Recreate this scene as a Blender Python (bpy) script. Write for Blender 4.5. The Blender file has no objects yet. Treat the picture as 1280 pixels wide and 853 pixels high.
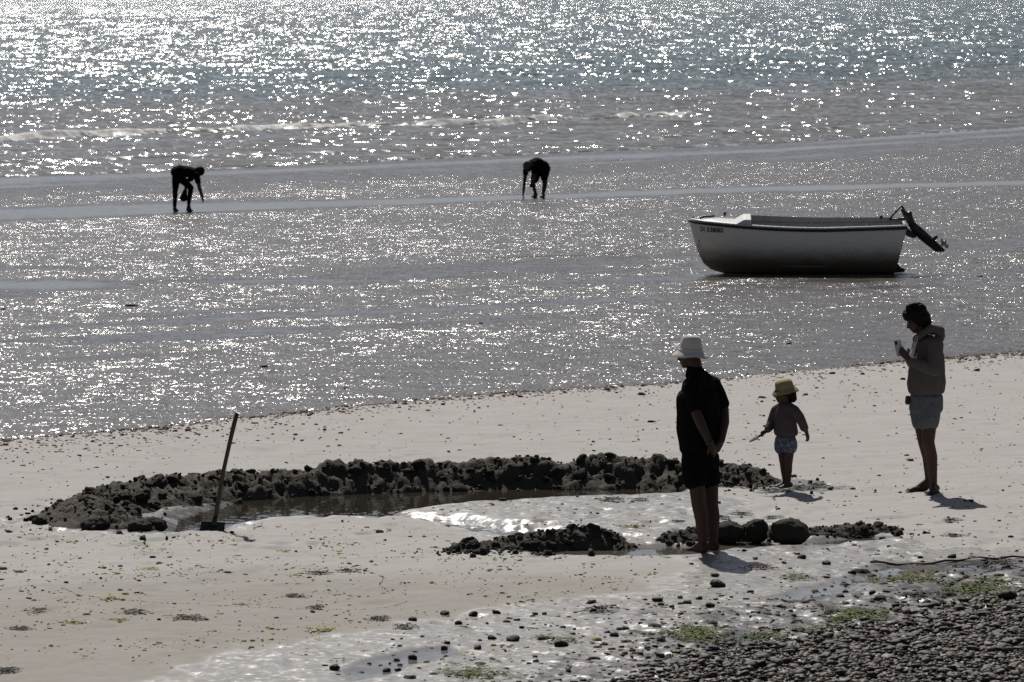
import bpy, bmesh, math, random
import numpy as np
from mathutils import Vector, Matrix
from mathutils.bvhtree import BVHTree

R = math.radians
# ---------------------------------------------------------------- camera
FPX = 6500.0                     # focal length in pixels of the 1280 px wide photograph
CAM_H = 4.6
HORIZON = -5.0
PITCH = math.atan((426.5 - HORIZON) / FPX)
scene = bpy.context.scene
cam_data = bpy.data.cameras.new('camera')
cam_data.sensor_width = 36.0
cam_data.lens = FPX / 1280.0 * 36.0
cam_data.clip_start = 0.5
cam_data.clip_end = 60000.0
cam = bpy.data.objects.new('camera', cam_data)
scene.collection.objects.link(cam)
cam.location = (0, 0, CAM_H)
cam.rotation_euler = (math.pi / 2 - PITCH, 0, 0)
scene.camera = cam
cam_data.dof.use_dof = True
cam_data.dof.focus_distance = 46.0
cam_data.dof.aperture_fstop = 11.0

# ---------------------------------------------------------------- sky and sun
SUN_EL, SUN_AZ = R(47), R(-11.5)   # azimuth from +Y, negative = to the left
world = bpy.data.worlds.new('World'); scene.world = world
world.use_nodes = True
wn = world.node_tree.nodes; wl = world.node_tree.links
wn.clear()
wo = wn.new('ShaderNodeOutputWorld'); bg = wn.new('ShaderNodeBackground'); sky = wn.new('ShaderNodeTexSky')
sky.sky_type = 'NISHITA'; sky.sun_disc = False
sky.sun_elevation = SUN_EL; sky.sun_rotation = SUN_AZ
sky.air_density = 0.6; sky.dust_density = 1.2; sky.ozone_density = 3.0
bg.inputs['Strength'].default_value = 0.056
hs = wn.new('ShaderNodeHueSaturation'); hs.inputs['Saturation'].default_value = 0.66     # hazy, milky air
wl.new(sky.outputs[0], hs.inputs['Color']); wl.new(hs.outputs[0], bg.inputs[0]); wl.new(bg.outputs[0], wo.inputs[0])
sun_data = bpy.data.lights.new('sun', 'SUN')
sun_data.energy = 5.0; sun_data.angle = R(0.53); sun_data.color = (1.0, 0.955, 0.90)
sun = bpy.data.objects.new('sun', sun_data); scene.collection.objects.link(sun)
sdir = Vector((math.sin(SUN_AZ) * math.cos(SUN_EL), math.cos(SUN_AZ) * math.cos(SUN_EL), math.sin(SUN_EL)))
sun.rotation_euler = (-sdir).to_track_quat('-Z', 'Y').to_euler()
sun.location = (-20, 60, 80)

scene.view_settings.view_transform = 'Standard'
scene.view_settings.look = 'None'
scene.view_settings.exposure = -0.2
scene.view_settings.gamma = 1.0
scene.view_settings.use_curve_mapping = False
scene.render.film_transparent = False
scene.cycles.use_denoising = False
scene.cycles.sample_clamp_indirect = 4.0
scene.cycles.max_bounces = 6
scene.cycles.use_adaptive_sampling = False
scene.render.filter_size = 2.0

# ---------------------------------------------------------------- helpers
SP, CP = math.sin(PITCH), math.cos(PITCH)
def ray(px, py):
    a = (px - 640.0) / FPX; b = -(py - 426.5) / FPX
    return Vector((a, CP + b * SP, -SP + b * CP))
def G(px, py, z=0.0):                       # photograph pixel -> point on the level z
    d = ray(px, py); t = (z - CAM_H) / d.z
    return Vector((d.x * t, d.y * t, z))
def at(px, py, Y):                          # photograph pixel -> point at the distance Y
    d = ray(px, py); t = Y / d.y
    return Vector((d.x * t, Y, CAM_H + d.z * t))

def link(o, parent=None):
    scene.collection.objects.link(o)
    if parent is not None: o.parent = parent
    return o
def tag(o, label=None, cat=None, group=None, kind=None):
    if label: o['label'] = label
    if cat: o['category'] = cat
    if group: o['group'] = group
    if kind: o['kind'] = kind
    return o
def empty(name, loc, rz=0):
    o = bpy.data.objects.new(name, None); link(o)
    o.location = loc; o.rotation_euler = (0, 0, rz)
    o.empty_display_size = 0.1
    return o
def mesh_obj(name, me, mat, parent=None, smooth=True):
    if mat is not None and not me.materials: me.materials.append(mat)
    if smooth: me.shade_smooth()
    return link(bpy.data.objects.new(name, me), parent)

# --- numpy value noise
def _hash(ix, iy, seed):
    h = (ix.astype(np.int64) * 374761393 + iy.astype(np.int64) * 668265263 + seed * 1442695041) & 0xffffffff
    h = ((h ^ (h >> 13)) * 1274126177) & 0xffffffff
    h = (h ^ (h >> 16)) & 0xffffff
    return h / float(0xffffff)
def vnoise(x, y, seed=0):
    ix = np.floor(x); iy = np.floor(y); fx = x - ix; fy = y - iy
    fx = fx * fx * fx * (fx * (fx * 6 - 15) + 10); fy = fy * fy * fy * (fy * (fy * 6 - 15) + 10)
    a = _hash(ix, iy, seed); b = _hash(ix + 1, iy, seed); c = _hash(ix, iy + 1, seed); d = _hash(ix + 1, iy + 1, seed)
    return (a + (b - a) * fx) * (1 - fy) + (c + (d - c) * fx) * fy
def fbm(x, y, seed=0, oct=4, gain=0.5):
    s = 0; a = 1; t = 0
    for i in range(oct):
        s = s + a * (vnoise(x * 2 ** i + 17.3 * i, y * 2 ** i - 9.1 * i, seed + i) - 0.5); t += a; a *= gain
    return s / t * 2          # about -1..1
def sstep(a, b, x):
    t = np.clip((x - a) / (b - a), 0, 1); return t * t * (3 - 2 * t)
def pix_line(pts, z=0.0):                   # polyline through photograph pixels -> y(x) in the world
    w = [G(px, py, z) for px, py in pts]
    xs = np.array([p.x for p in w]); ys = np.array([p.y for p in w])
    def f(x):
        r = np.interp(x, xs, ys)
        r = np.where(x < xs[0], ys[0] + (x - xs[0]) * (ys[1] - ys[0]) / (xs[1] - xs[0]), r)
        r = np.where(x > xs[-1], ys[-1] + (x - xs[-1]) * (ys[-1] - ys[-2]) / (xs[-1] - xs[-2]), r)
        return r
    return f
def poly_sd(x, y, poly):                    # signed distance to a closed polygon, negative inside
    P = np.array(poly, float); n = len(P)
    d = np.full(x.shape, 1e9); inside = np.zeros(x.shape, bool)
    for i in range(n):
        a = P[i]; b = P[(i + 1) % n]; e = b - a
        wx = x - a[0]; wy = y - a[1]
        t = np.clip((wx * e[0] + wy * e[1]) / max(e @ e, 1e-12), 0, 1)
        d = np.minimum(d, (wx - t * e[0]) ** 2 + (wy - t * e[1]) ** 2)
        c = ((a[1] <= y) & (b[1] > y)) | ((b[1] <= y) & (a[1] > y))
        with np.errstate(divide='ignore', invalid='ignore'):
            xi = a[0] + (y - a[1]) / (e[1] if e[1] != 0 else 1e-12) * e[0]
        inside ^= c & (x < xi)
    d = np.sqrt(d); return np.where(inside, -d, d)
def gpoly(pts, z=0.0):
    return [(p.x, p.y) for p in (G(a, b, z) for a, b in pts)]
def grid_mesh(name, xs, ys, Z, attrs=None):
    nx, ny = len(xs), len(ys)
    X, Y = np.meshgrid(xs, ys)
    co = np.stack([X, Y, Z], -1).reshape(-1, 3).astype(np.float32)
    i = np.arange((nx - 1) * (ny - 1)); r = i // (nx - 1); c = i % (nx - 1); v = r * nx + c
    f = np.stack([v, v + 1, v + nx + 1, v + nx], -1).astype(np.int32)
    me = bpy.data.meshes.new(name)
    me.vertices.add(len(co)); me.vertices.foreach_set('co', co.ravel())
    me.loops.add(f.size); me.loops.foreach_set('vertex_index', f.ravel())
    me.polygons.add(len(f)); me.polygons.foreach_set('loop_start', np.arange(0, f.size, 4, dtype=np.int32))
    me.polygons.foreach_set('loop_total', np.full(len(f), 4, np.int32))
    me.update(calc_edges=True)
    for k, a in (attrs or {}).items():
        at_ = me.attributes.new(k, 'FLOAT', 'POINT'); at_.data.foreach_set('value', a.astype(np.float32).ravel())
    return me
def raw_mesh(name, co, tris, attrs=None):
    co = np.asarray(co, np.float32); f = np.asarray(tris, np.int32); k = f.shape[1]
    me = bpy.data.meshes.new(name)
    me.vertices.add(len(co)); me.vertices.foreach_set('co', co.ravel())
    me.loops.add(f.size); me.loops.foreach_set('vertex_index', f.ravel())
    me.polygons.add(len(f)); me.polygons.foreach_set('loop_start', np.arange(0, f.size, k, dtype=np.int32))
    me.polygons.foreach_set('loop_total', np.full(len(f), k, np.int32))
    me.update(calc_edges=True)
    for n, a in (attrs or {}).items():
        at_ = me.attributes.new(n, 'FLOAT', 'POINT'); at_.data.foreach_set('value', np.asarray(a, np.float32).ravel())
    return me

# --- node helpers
class NT:
    def __init__(s, name):
        s.m = bpy.data.materials.new(name); s.m.use_nodes = True
        s.t = s.m.node_tree; s.t.nodes.clear()
        s.out = s.n('ShaderNodeOutputMaterial'); s.p = s.n('ShaderNodeBsdfPrincipled')
        s.l(s.p.outputs[0], s.out.inputs['Surface'])
    def n(s, t, **kw):
        x = s.t.nodes.new(t)
        for k, v in kw.items(): setattr(x, k, v)
        return x
    def l(s, a, b): s.t.links.new(a, b)
    def set(s, inp, v):
        if hasattr(v, 'is_output'): s.l(v, inp)
        else: inp.default_value = v
    def math(s, op, a, b=0.0, c=None, clamp=False):
        x = s.n('ShaderNodeMath', operation=op, use_clamp=clamp); s.set(x.inputs[0], a); s.set(x.inputs[1], b)
        if c is not None: s.set(x.inputs[2], c)
        return x.outputs[0]
    def vmath(s, op, a, b=(0, 0, 0)):
        x = s.n('ShaderNodeVectorMath', operation=op); s.set(x.inputs[0], a); s.set(x.inputs[1], b)
        return x.outputs[0]
    def scale(s, v, k):
        x = s.n('ShaderNodeVectorMath', operation='SCALE'); s.set(x.inputs[0], v); s.set(x.inputs['Scale'], k); return x.outputs[0]
    def mix(s, f, a, b):
        x = s.n('ShaderNodeMix', data_type='RGBA'); s.set(x.inputs[0], f); s.set(x.inputs[6], a); s.set(x.inputs[7], b); return x.outputs[2]
    def mixf(s, f, a, b):
        x = s.n('ShaderNodeMix', data_type='FLOAT'); s.set(x.inputs[0], f); s.set(x.inputs[2], a); s.set(x.inputs[3], b); return x.outputs[0]
    def pos(s): return s.n('ShaderNodeNewGeometry').outputs['Position']
    def obj(s): return s.n('ShaderNodeTexCoord').outputs['Object']
    def attr(s, name): return s.n('ShaderNodeAttribute', attribute_name=name).outputs['Fac']
    def noise(s, vec, scale=1.0, detail=3.0, rough=0.55, out='Fac', dist=0.0):
        x = s.n('ShaderNodeTexNoise'); s.set(x.inputs['Vector'], vec); x.inputs['Scale'].default_value = scale
        x.inputs['Detail'].default_value = detail; x.inputs['Roughness'].default_value = rough; x.inputs['Distortion'].default_value = dist
        return x.outputs[out]
    def ramp(s, f, lo, hi):
        x = s.n('ShaderNodeMapRange', interpolation_type='SMOOTHSTEP'); s.set(x.inputs[0], f); s.set(x.inputs[1], lo); s.set(x.inputs[2], hi); return x.outputs[0]
    def bump(s, h, strength, dist):
        x = s.n('ShaderNodeBump'); s.set(x.inputs['Height'], h); s.set(x.inputs['Strength'], strength); s.set(x.inputs['Distance'], dist); return x.outputs[0]
    def ripple(s, vec, scale, amp, bias, detail=2.0, rough=0.5):
        # surface slopes of wind ripples that lean towards the shore
        c = s.noise(vec, scale, detail, rough, 'Color')
        d = s.vmath('SUBTRACT', c, (0.5, 0.5, 0.5))
        d = s.vmath('MULTIPLY', d, (1.0, 1.0, 0.0))
        d = s.vmath('ADD', s.scale(d, amp), (bias[0], bias[1], 0.0)) if not hasattr(bias, 'is_output') else s.vmath('ADD', s.scale(d, amp), bias)
        return d
    def normal_from(s, d):
        g = s.n('ShaderNodeNewGeometry').outputs['Normal']
        return s.vmath('NORMALIZE', s.vmath('ADD', g, d))
    def base(s, c): s.set(s.p.inputs['Base Color'], c if hasattr(c, 'is_output') else (*c, 1.0))
    def rough(s, r, spec=None):
        s.set(s.p.inputs['Roughness'], r)
        if spec is not None: s.p.inputs['Specular IOR Level'].default_value = spec
    def nrm(s, v): s.l(v, s.p.inputs['Normal'])
def col(r, g, b): return (r, g, b, 1.0)
# ---------------------------------------------------------------- lines of the shore (photograph pixels turned into world points)
Z_FLAT = -0.045
strand = pix_line([(0, 541), (200, 529), (420, 505), (640, 487), (850, 470), (1060, 452), (1280, 436)])
puddle = pix_line([(0, 268), (320, 258), (640, 247), (960, 237), (1280, 228)], Z_FLAT)
swash = pix_line([(0, 222), (320, 210), (640, 196), (960, 181), (1280, 160)], Z_FLAT)

# ---------------------------------------------------------------- materials of the setting
def mat_sand():
    t = NT('sand'); P = t.pos()
    wet = t.attr('wet'); film = t.attr('film'); mud = t.attr('mud')
    n1 = t.noise(P, 1.3, 4, 0.6); n2 = t.noise(P, 55.0, 3, 0.7); n3 = t.noise(P, 9.0, 4, 0.65)
    st = t.noise(t.vmath('MULTIPLY', P, (0.9, 3.2, 1)), 2.0, 4, 0.6)
    dry = t.mix(n1, col(0.305, 0.291, 0.27), col(0.40, 0.388, 0.366))
    dry = t.mix(t.math('MULTIPLY', t.ramp(st, 0.5, 0.75), 0.5), dry, col(0.285, 0.265, 0.24))
    dry = t.mix(t.math('MULTIPLY', t.ramp(n2, 0.5, 0.72), 0.45), dry, col(0.22, 0.20, 0.18))
    dry = t.mix(t.math('MULTIPLY', t.ramp(n3, 0.58, 0.75), 0.35), dry, col(0.5, 0.48, 0.46))
    wetc = t.mix(n3, col(0.15, 0.14, 0.127), col(0.25, 0.236, 0.22))
    wf = t.ramp(t.math('ADD', wet, t.math('MULTIPLY', t.math('SUBTRACT', n3, 0.5), 0.7)), 0.3, 0.7)
    mudc = t.mix(n3, col(0.04, 0.036, 0.03), col(0.10, 0.09, 0.078))
    damp = t.attr('damp'); dry = t.mix(t.ramp(t.math('ADD', damp, t.math('MULTIPLY', t.math('SUBTRACT', n1, 0.5), 0.9)), 0.25, 0.95), dry, t.mix(n3, col(0.225, 0.207, 0.184), col(0.30, 0.28, 0.253)))
    c = t.mix(wf, dry, wetc); c = t.mix(t.ramp(t.math('ADD', mud, t.math('MULTIPLY', t.math('SUBTRACT', n3, 0.5), 0.9)), 0.35, 0.75), c, mudc)
    t.base(c)
    r = t.mixf(wf, 0.92, 0.38)
    t.rough(t.mixf(film, r, 0.06))
    t.p.inputs['IOR'].default_value = 1.36
    h = t.math('ADD', t.math('MULTIPLY', n2, 0.35), t.math('MULTIPLY', n3, 0.9))
    amp = t.mixf(film, t.mixf(wf, 0.20, 0.80), 0.03)
    d = t.scale(t.ripple(t.vmath('MULTIPLY', P, (1.0, 0.8, 1.0)), 16.0, 1.0, (0, -0.05), 3, 0.6), amp)
    t.nrm(t.normal_from(d))
    return t.m
def mat_flat():
    t = NT('wet_tidal_flat'); P = t.pos()
    film = t.attr('film'); lap = t.attr('lap')          # lap: shallow water lapping near the strand
    n = t.noise(t.vmath('MULTIPLY', P, (1, 0.5, 1)), 0.9, 4, 0.6)
    n2 = t.noise(t.vmath('MULTIPLY', P, (1.0, 0.45, 1)), 7.0, 3, 0.6)
    mudc = t.mix(n, col(0.068, 0.058, 0.045), col(0.135, 0.119, 0.096))
    mudc = t.mix(t.math('MULTIPLY', t.ramp(n2, 0.48, 0.7), 0.6), mudc, col(0.055, 0.05, 0.045))
    t.base(mudc)
    t.rough(t.mixf(film, 0.19, 0.06)); t.p.inputs['IOR'].default_value = 1.36
    d1 = t.ripple(t.vmath('MULTIPLY', P, (1.0, 0.6, 1.0)), 22.0, 1.0, (0, 0), 3, 0.65)
    d2 = t.ripple(t.vmath('MULTIPLY', P, (0.8, 0.7, 1.0)), 3.6, 1.0, (0, 0), 2, 0.5)
    d = t.vmath('ADD', t.scale(d1, 1.6), t.scale(d2, 0.62))
    d = t.vmath('ADD', t.vmath('MULTIPLY', d, (1.2, 0.95, 1.0)), (-0.01, -0.14, 0.0))
    patch = t.noise(t.vmath('MULTIPLY', P, (0.30, 0.22, 1)), 1.0, 4, 0.6)
    k = t.mixf(film, t.math('MULTIPLY', t.mixf(lap, 1.0, 0.9), t.mixf(t.ramp(patch, 0.35, 0.65), 0.84, 1.06)), 0.05)
    t.nrm(t.normal_from(t.scale(d, k)))
    return t.m
def mat_sea():
    t = NT('sea_water'); P = t.pos()
    foam = t.attr('foam'); shallow = t.attr('shallow')
    n = t.noise(t.vmath('MULTIPLY', P, (1, 0.25, 1)), 0.08, 3, 0.5)
    c = t.mix(shallow, t.mix(n, col(0.062, 0.104, 0.11), col(0.088, 0.135, 0.138)), t.mix(n, col(0.13, 0.13, 0.115), col(0.17, 0.165, 0.15)))
    fn = t.noise(t.vmath('MULTIPLY', P, (0.6, 0.8, 3)), 3.0, 5, 0.75)
    ff = t.ramp(t.math('ADD', foam, t.math('MULTIPLY', t.math('SUBTRACT', fn, 0.5), 2.2)), 0.42, 0.80)
    t.base(t.mix(ff, c, col(0.60, 0.59, 0.57)))
    t.rough(t.mixf(ff, t.mixf(t.attr('chop'), 0.11, 0.17), 0.8)); t.p.inputs['IOR'].default_value = 1.33
    sp = t.n('ShaderNodeSeparateXYZ'); t.l(P, sp.inputs[0])
    def wave_vec(kx, ky):
        c = t.n('ShaderNodeCombineXYZ'); t.l(t.math('MULTIPLY', sp.outputs[0], kx), c.inputs[0]); t.l(t.math('MULTIPLY', t.attr('wave_phase'), ky), c.inputs[1]); return c.outputs[0]
    d1 = t.ripple(wave_vec(2.6, 1.0), 1.0, 1.0, (0, 0), 2, 0.55)
    d2 = t.ripple(wave_vec(0.35, 0.35), 1.0, 1.0, (0, 0), 2, 0.5)
    d = t.vmath('ADD', t.scale(d1, 1.35), t.scale(d2, 0.8))
    d = t.vmath('ADD', t.vmath('MULTIPLY', d, (1.15, 1.0, 1.0)), (-0.03, -0.20, 0.0))
    k = t.mixf(t.attr('chop'), 0.86, 1.02)
    t.nrm(t.normal_from(t.scale(d, k)))
    return t.m
def mat_pool(name, c, rip):
    t = NT(name); P = t.pos()
    n = t.noise(P, 2.0, 3, 0.5)
    t.base(t.mix(n, col(*c), col(*(v * 1.35 for v in c)))); t.rough(0.04); t.p.inputs['IOR'].default_value = 1.33
    d = t.ripple(t.vmath('MULTIPLY', P, (1.0, 0.6, 1.0)), 16.0, rip, (0, 0), 2, 0.6)
    t.nrm(t.normal_from(d)); return t.m
M_sand, M_flat, M_sea = mat_sand(), mat_flat(), mat_sea()

# ---------------------------------------------------------------- beach
def spaced(lo, f0, f1, hi, step, grow):
    a = list(np.arange(f0, f1 + 1e-6, step))
    s, v = step, f0
    while v > lo: s *= grow; v -= s; a.insert(0, v)
    s, v = step, f1
    while v < hi: s *= grow; v += s; a.append(v)
    return np.array(a)
POOL = gpoly([(203, 664), (215, 640), (300, 618), (420, 608), (560, 602), (700, 600), (850, 601), (866, 612), (790, 617),
              (700, 619), (640, 622), (560, 628), (520, 633), (500, 637), (540, 642), (575, 642), (610, 647), (650, 655), (700, 657), (690, 664), (640, 668),
              (600, 662), (560, 653), (510, 645), (420, 643), (340, 645), (290, 654), (280, 662)])
FRONT_PUDDLE = gpoly([(640, 689), (700, 684), (790, 680), (860, 680), (910, 672), (1000, 674), (1080, 668), (1140, 667), (1100, 674), (1000, 681), (930, 683), (890, 689), (850, 694), (760, 694), (690, 693)])
RUNNEL = gpoly([(960, 746), (1010, 733), (1060, 722), (1085, 710), (1110, 703), (1280, 700), (1400, 700), (1400, 712), (1280, 712), (1140, 716), (1100, 728), (1040, 742), (990, 752)])
PUD2 = gpoly([(430, 838), (470, 822), (520, 812), (560, 808), (575, 818), (520, 830), (480, 845), (440, 850)])
PUD3 = gpoly([(880, 800), (930, 788), (960, 795), (930, 812), (890, 818)])
PUD4 = gpoly([(1150, 735), (1230, 726), (1250, 733), (1180, 745)])
WETFRONT = gpoly([(150, 870), (240, 840), (330, 805), (430, 790), (520, 777), (640, 757), (760, 745), (850, 735), (880, 705), (860, 690), (700, 697), (640, 694), (600, 672), (560, 655), (500, 640), (560, 622), (700, 614), (860, 612),
                  (950, 622), (960, 660), (1130, 672), (1120, 690), (1280, 690), (1700, 690), (1900, 900), (1000, 1100), (-200, 1100), (-100, 950)])
MUDZ = gpoly([(560, 870), (620, 830), (720, 800), (830, 770), (960, 752), (1060, 735), (1120, 715), (1280, 705), (1700, 690), (1900, 900), (1000, 1100), (0, 1100), (300, 900)])
FLATMARK = gpoly([(470, 600), (860, 600), (980, 610), (700, 660), (560, 650)])
BANK_LINE = gpoly([(176, 661), (130, 657), (104, 648), (135, 636), (190, 626), (260, 616), (340, 610), (520, 604), (720, 601), (870, 603), (972, 607)])
def line_dist(x, y, P):
    d = np.full(x.shape, 1e9)
    for a, b in zip(P[:-1], P[1:]):
        ex, ey = b[0] - a[0], b[1] - a[1]; t = np.clip(((x - a[0]) * ex + (y - a[1]) * ey) / (ex * ex + ey * ey), 0, 1)
        d = np.minimum(d, np.hypot(x - a[0] - t * ex, y - a[1] - t * ey))
    return d
def beach_fields(X, Y):
    base = 0.020 * fbm(X * 0.35, Y * 0.30, 3, 3) + 0.010 * fbm(X * 1.3, Y * 1.1, 8, 3) + 0.006 * fbm(X * 5, Y * 4, 12, 2)
    sd = Y - strand(X)
    base = base - 0.24 * sstep(-2.2, 5.0, sd)                          # falls away under the tidal flat
    wob = 0.05 * fbm(X * 3, Y * 2, 21, 3)
    pool = poly_sd(X, Y, POOL) + wob * 0.6
    base = base - 0.16 * sstep(0.12, -0.36, pool)
    fp = poly_sd(X, Y, FRONT_PUDDLE) + wob; base = base - 0.05 * sstep(0.08, -0.12, fp)
    ru = poly_sd(X, Y, RUNNEL) + wob * 2; p2 = poly_sd(X, Y, PUD2) + wob; p3 = poly_sd(X, Y, PUD3) + wob; p4 = poly_sd(X, Y, PUD4) + wob
    ru = np.minimum(np.minimum(ru, p2), np.minimum(p3, p4)); base = base - 0.02 * sstep(0.1, -0.1, ru)
    wetd = poly_sd(X, Y, WETFRONT) + 0.35 * fbm(X * 1.1, Y * 0.9, 31, 4) + 0.30 * fbm(X * 4.5, Y * 2.2, 33, 4)
    mudd = poly_sd(X, Y, MUDZ) + 0.55 * fbm(X * 1.4, Y * 1.0, 41, 4) + 0.5 * fbm(X * 5, Y * 2.4, 43, 4)
    wet = sstep(0.25, -0.25, wetd)
    wet = np.maximum(wet, sstep(0.35, 0.0, pool) * 0.9)
    wet = np.maximum(wet, sstep(-0.7, 0.2, sd + 0.5 * fbm(X * 0.8, Y * .8, 55, 3)))
    foot = sstep(0.85, 0.45, line_dist(X, Y, BANK_LINE) + 0.3 * fbm(X * 2.2, Y * 2.0, 57, 3)); wet = np.maximum(wet, 0.95 * foot)
    film = np.maximum(sstep(0.06, -0.04, ru), sstep(0.05, -0.03, fp))
    mud = np.maximum(sstep(0.3, -0.5, mudd) * 0.95, 0.8 * foot)
    rough = wet * sstep(0.2, -0.3, mudd)
    base = base + rough * (0.022 * fbm(X * 7, Y * 6, 61, 3)) * (1 - film)
    damp = 0.85 * sstep(44.5, 39.5, Y - 0.25 * X + 1.2 * fbm(X * 0.5, Y * 0.4, 65, 3)) * (1 - wet)
    tr = np.maximum(np.exp(-((Y - 44.5) / 2.6) ** 2), 0.35) * sstep(-1.0, -3.0, sd)
    feet = sstep(0.30, 0.62, fbm(X * 4.0, Y * 2.6, 67, 2)) * tr
    base = base - 0.032 * feet * (1 - film) + 0.010 * tr * fbm(X * 9, Y * 7, 69, 2)
    return base, wet, film, mud, damp
xs = spaced(-260, -5.6, 7.4, 260, 0.036, 1.06)
ys = spaced(-120, 33.6, 56.0, 74.0, 0.045, 1.05)
X, Y = np.meshgrid(xs, ys)
Zb, wet, film, mud, damp = beach_fields(X, Y)
beach = mesh_obj('beach_sand', grid_mesh('beach_sand', xs, ys, Zb, dict(wet=wet, film=film, mud=mud, damp=damp)), M_sand)
tag(beach, kind='structure')
def ground_z(x, y):
    return float(beach_fields(np.array([[x]]), np.array([[y]]))[0][0, 0])
def ground_zs(x, y): return beach_fields(np.asarray(x, float), np.asarray(y, float))[0]

# pool water dug out behind the bank, and the puddle before the front heaps
def flat_sheet(name, x0, x1, y0, y1, z, mat, step=0.1):
    a = np.arange(x0, x1, step); b = np.arange(y0, y1, step); A, B = np.meshgrid(a, b)
    o = mesh_obj(name, grid_mesh(name, a, b, np.full(A.shape, z)), mat); tag(o, kind='structure'); return o
def poly_sheet(name, poly, z, mat, grow=0.2):
    P = np.array(poly); lo = P.min(0) - grow; hi = P.max(0) + grow
    a = np.arange(lo[0], hi[0], 0.08); b = np.arange(lo[1], hi[1], 0.08); A, B = np.meshgrid(a, b)
    keep = poly_sd(A, B, poly) < grow
    me = grid_mesh(name, a, b, np.full(A.shape, z))
    bm = bmesh.new(); bm.from_mesh(me); bm.verts.ensure_lookup_table()
    k = keep.ravel(); bmesh.ops.delete(bm, geom=[v for v in bm.verts if not k[v.index]], context='VERTS')
    bm.to_mesh(me); bm.free()
    o = mesh_obj(name, me, mat); tag(o, kind='structure'); return o
M_pool = mat_pool('pool_water', (0.03, 0.025, 0.018), 0.13)
poly_sheet('pool_water', POOL, -0.055, M_pool)
poly_sheet('puddle_water', FRONT_PUDDLE, -0.028, mat_pool('puddle_water', (0.08, 0.072, 0.06), 0.10), 0.1)

# ---------------------------------------------------------------- tidal flat
xs = spaced(-400, -16, 18, 400, 0.16, 1.06)
ys = np.concatenate([np.arange(44, 90, 0.16), np.arange(90, 240, 0.3), np.arange(240, 420, 6.0)])
X, Y = np.meshgrid(xs, ys)
sdp = Y - puddle(X); w = 0.8 + 0.5 * fbm(X * 0.12, Y * 0.0 + 3, 71, 2)
wob = fbm(X * 0.35, Y * 0.16, 72, 4) + 0.7 * fbm(X * 1.6, Y * 0.5, 74, 3)
f1 = sstep(0.9, 0.4, np.abs(sdp + 0.7 * wob) / (w * 4.6))
a = G(60, 356, Z_FLAT); b = G(330, 352, Z_FLAT); c_ = G(520, 345, Z_FLAT)
f2 = 0
for p, rx, ry, s in ((a, 1.9, 1.6, 1.0), (b, 2.2, 0.9, 0.75), (c_, 2.0, 1.2, 0.55), (G(700, 338, Z_FLAT), 2.2, 1.0, 0.45), (G(60, 335, Z_FLAT), 1.2, .8, .5)):
    f2 = np.maximum(f2, s * sstep(1.25, 0.5, np.hypot((X - p.x) / rx, (Y - p.y) / ry) + 0.55 * fbm(X * 0.9, Y * 0.5, 77, 4)))
ssw = Y - swash(X)
f3 = sstep(-20, -5, ssw + 5 * wob + 3 * fbm(X * 0.05, Y * 0.3 - X * .25, 75, 3)) * 0.96 * (1 - 0.55 * sstep(0.05, 0.4, fbm(X * 0.05, ssw * 0.30, 78, 3)))
band = fbm(X * 0.03, Y * 0.22 - X * .2, 79, 3)
f4 = 0.85 * sstep(0.35, 0.6, band) * sstep(-26, -18, ssw)
streak = fbm(X * 0.22, (Y - 0.8 * X) * 0.55, 86, 4); f4 = np.maximum(f4, 0.72 * sstep(0.16, 0.42, streak) * sstep(9, 16, Y - strand(X)) * sstep(34, 24, Y - strand(X)))
film = np.clip(np.maximum(np.maximum(f1, f2), np.maximum(f3, f4)), 0, 1) * (0.93 + 0.07 * fbm(X * 0.5, Y * 0.4, 83, 4))
lap = sstep(12, 3, Y - strand(X))
Zf = Z_FLAT - 0.5 * sstep(-1.5, -5.0, Y - strand(X)) + 0.006 * fbm(X * 0.8, Y * 0.5, 81, 3) * (1 - film) - 0.9 * sstep(0, 60, ssw)
flat = mesh_obj('tidal_flat', grid_mesh('tidal_flat', xs, ys, Zf, dict(film=film, lap=lap)), M_flat)
tag(flat, kind='structure')

# ---------------------------------------------------------------- sea
xs = spaced(-900, -26, 30, 900, 0.22, 1.06)
xs = np.concatenate([[-30000, -8000, -2500], xs, [2500, 8000, 30000]])
V = np.concatenate([np.arange(-1.5, 12, 0.12), np.arange(12, 70, 0.22), np.arange(70, 240, 0.8), 240 * 1.03 ** np.arange(1, 170)])
X, S = np.meshgrid(xs, V)                                       # S: distance seaward of the swash line
Xc = np.clip(X, -60, 70)
Y = swash(Xc) + S
brk = pix_line([(0, 178), (120, 171), (320, 162), (640, 153), (840, 144), (1000, 142), (1280, 136)], 0.0)(Xc)     # breaker
sb = (Y - brk) + 4.0 * fbm(X * 0.10, S * 0 + 2, 91, 3) + 1.0 * fbm(X * 0.6, S * 0.2 + 3, 92, 2)
# crest: steep towards the shore (negative sb), gentle seaward
along = 0.85 + 0.6 * fbm(X * 0.10, S * 0 + 5, 93, 3)
fade = sstep(10, 4, X)
ca = np.clip(along, 0.0, 1.0) * (0.12 + 0.88 * fade) * np.clip(0.85 + 0.8 * fbm(X * 0.45, S * 0.15 + 4, 94, 3) + 0.6 * fbm(X * 1.6, S * 1.3 + 6, 90, 3), 0, 1.4)
crest = 0.17 * ca * np.where(sb < 0, np.exp(-(sb / 0.45) ** 2), np.exp(-(sb / 2.6) ** 2))
foam = ca * 1.0 * np.where(sb < 0, np.exp(-(sb / 1.0) ** 2), np.exp(-(sb / 0.8) ** 2))
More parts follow.
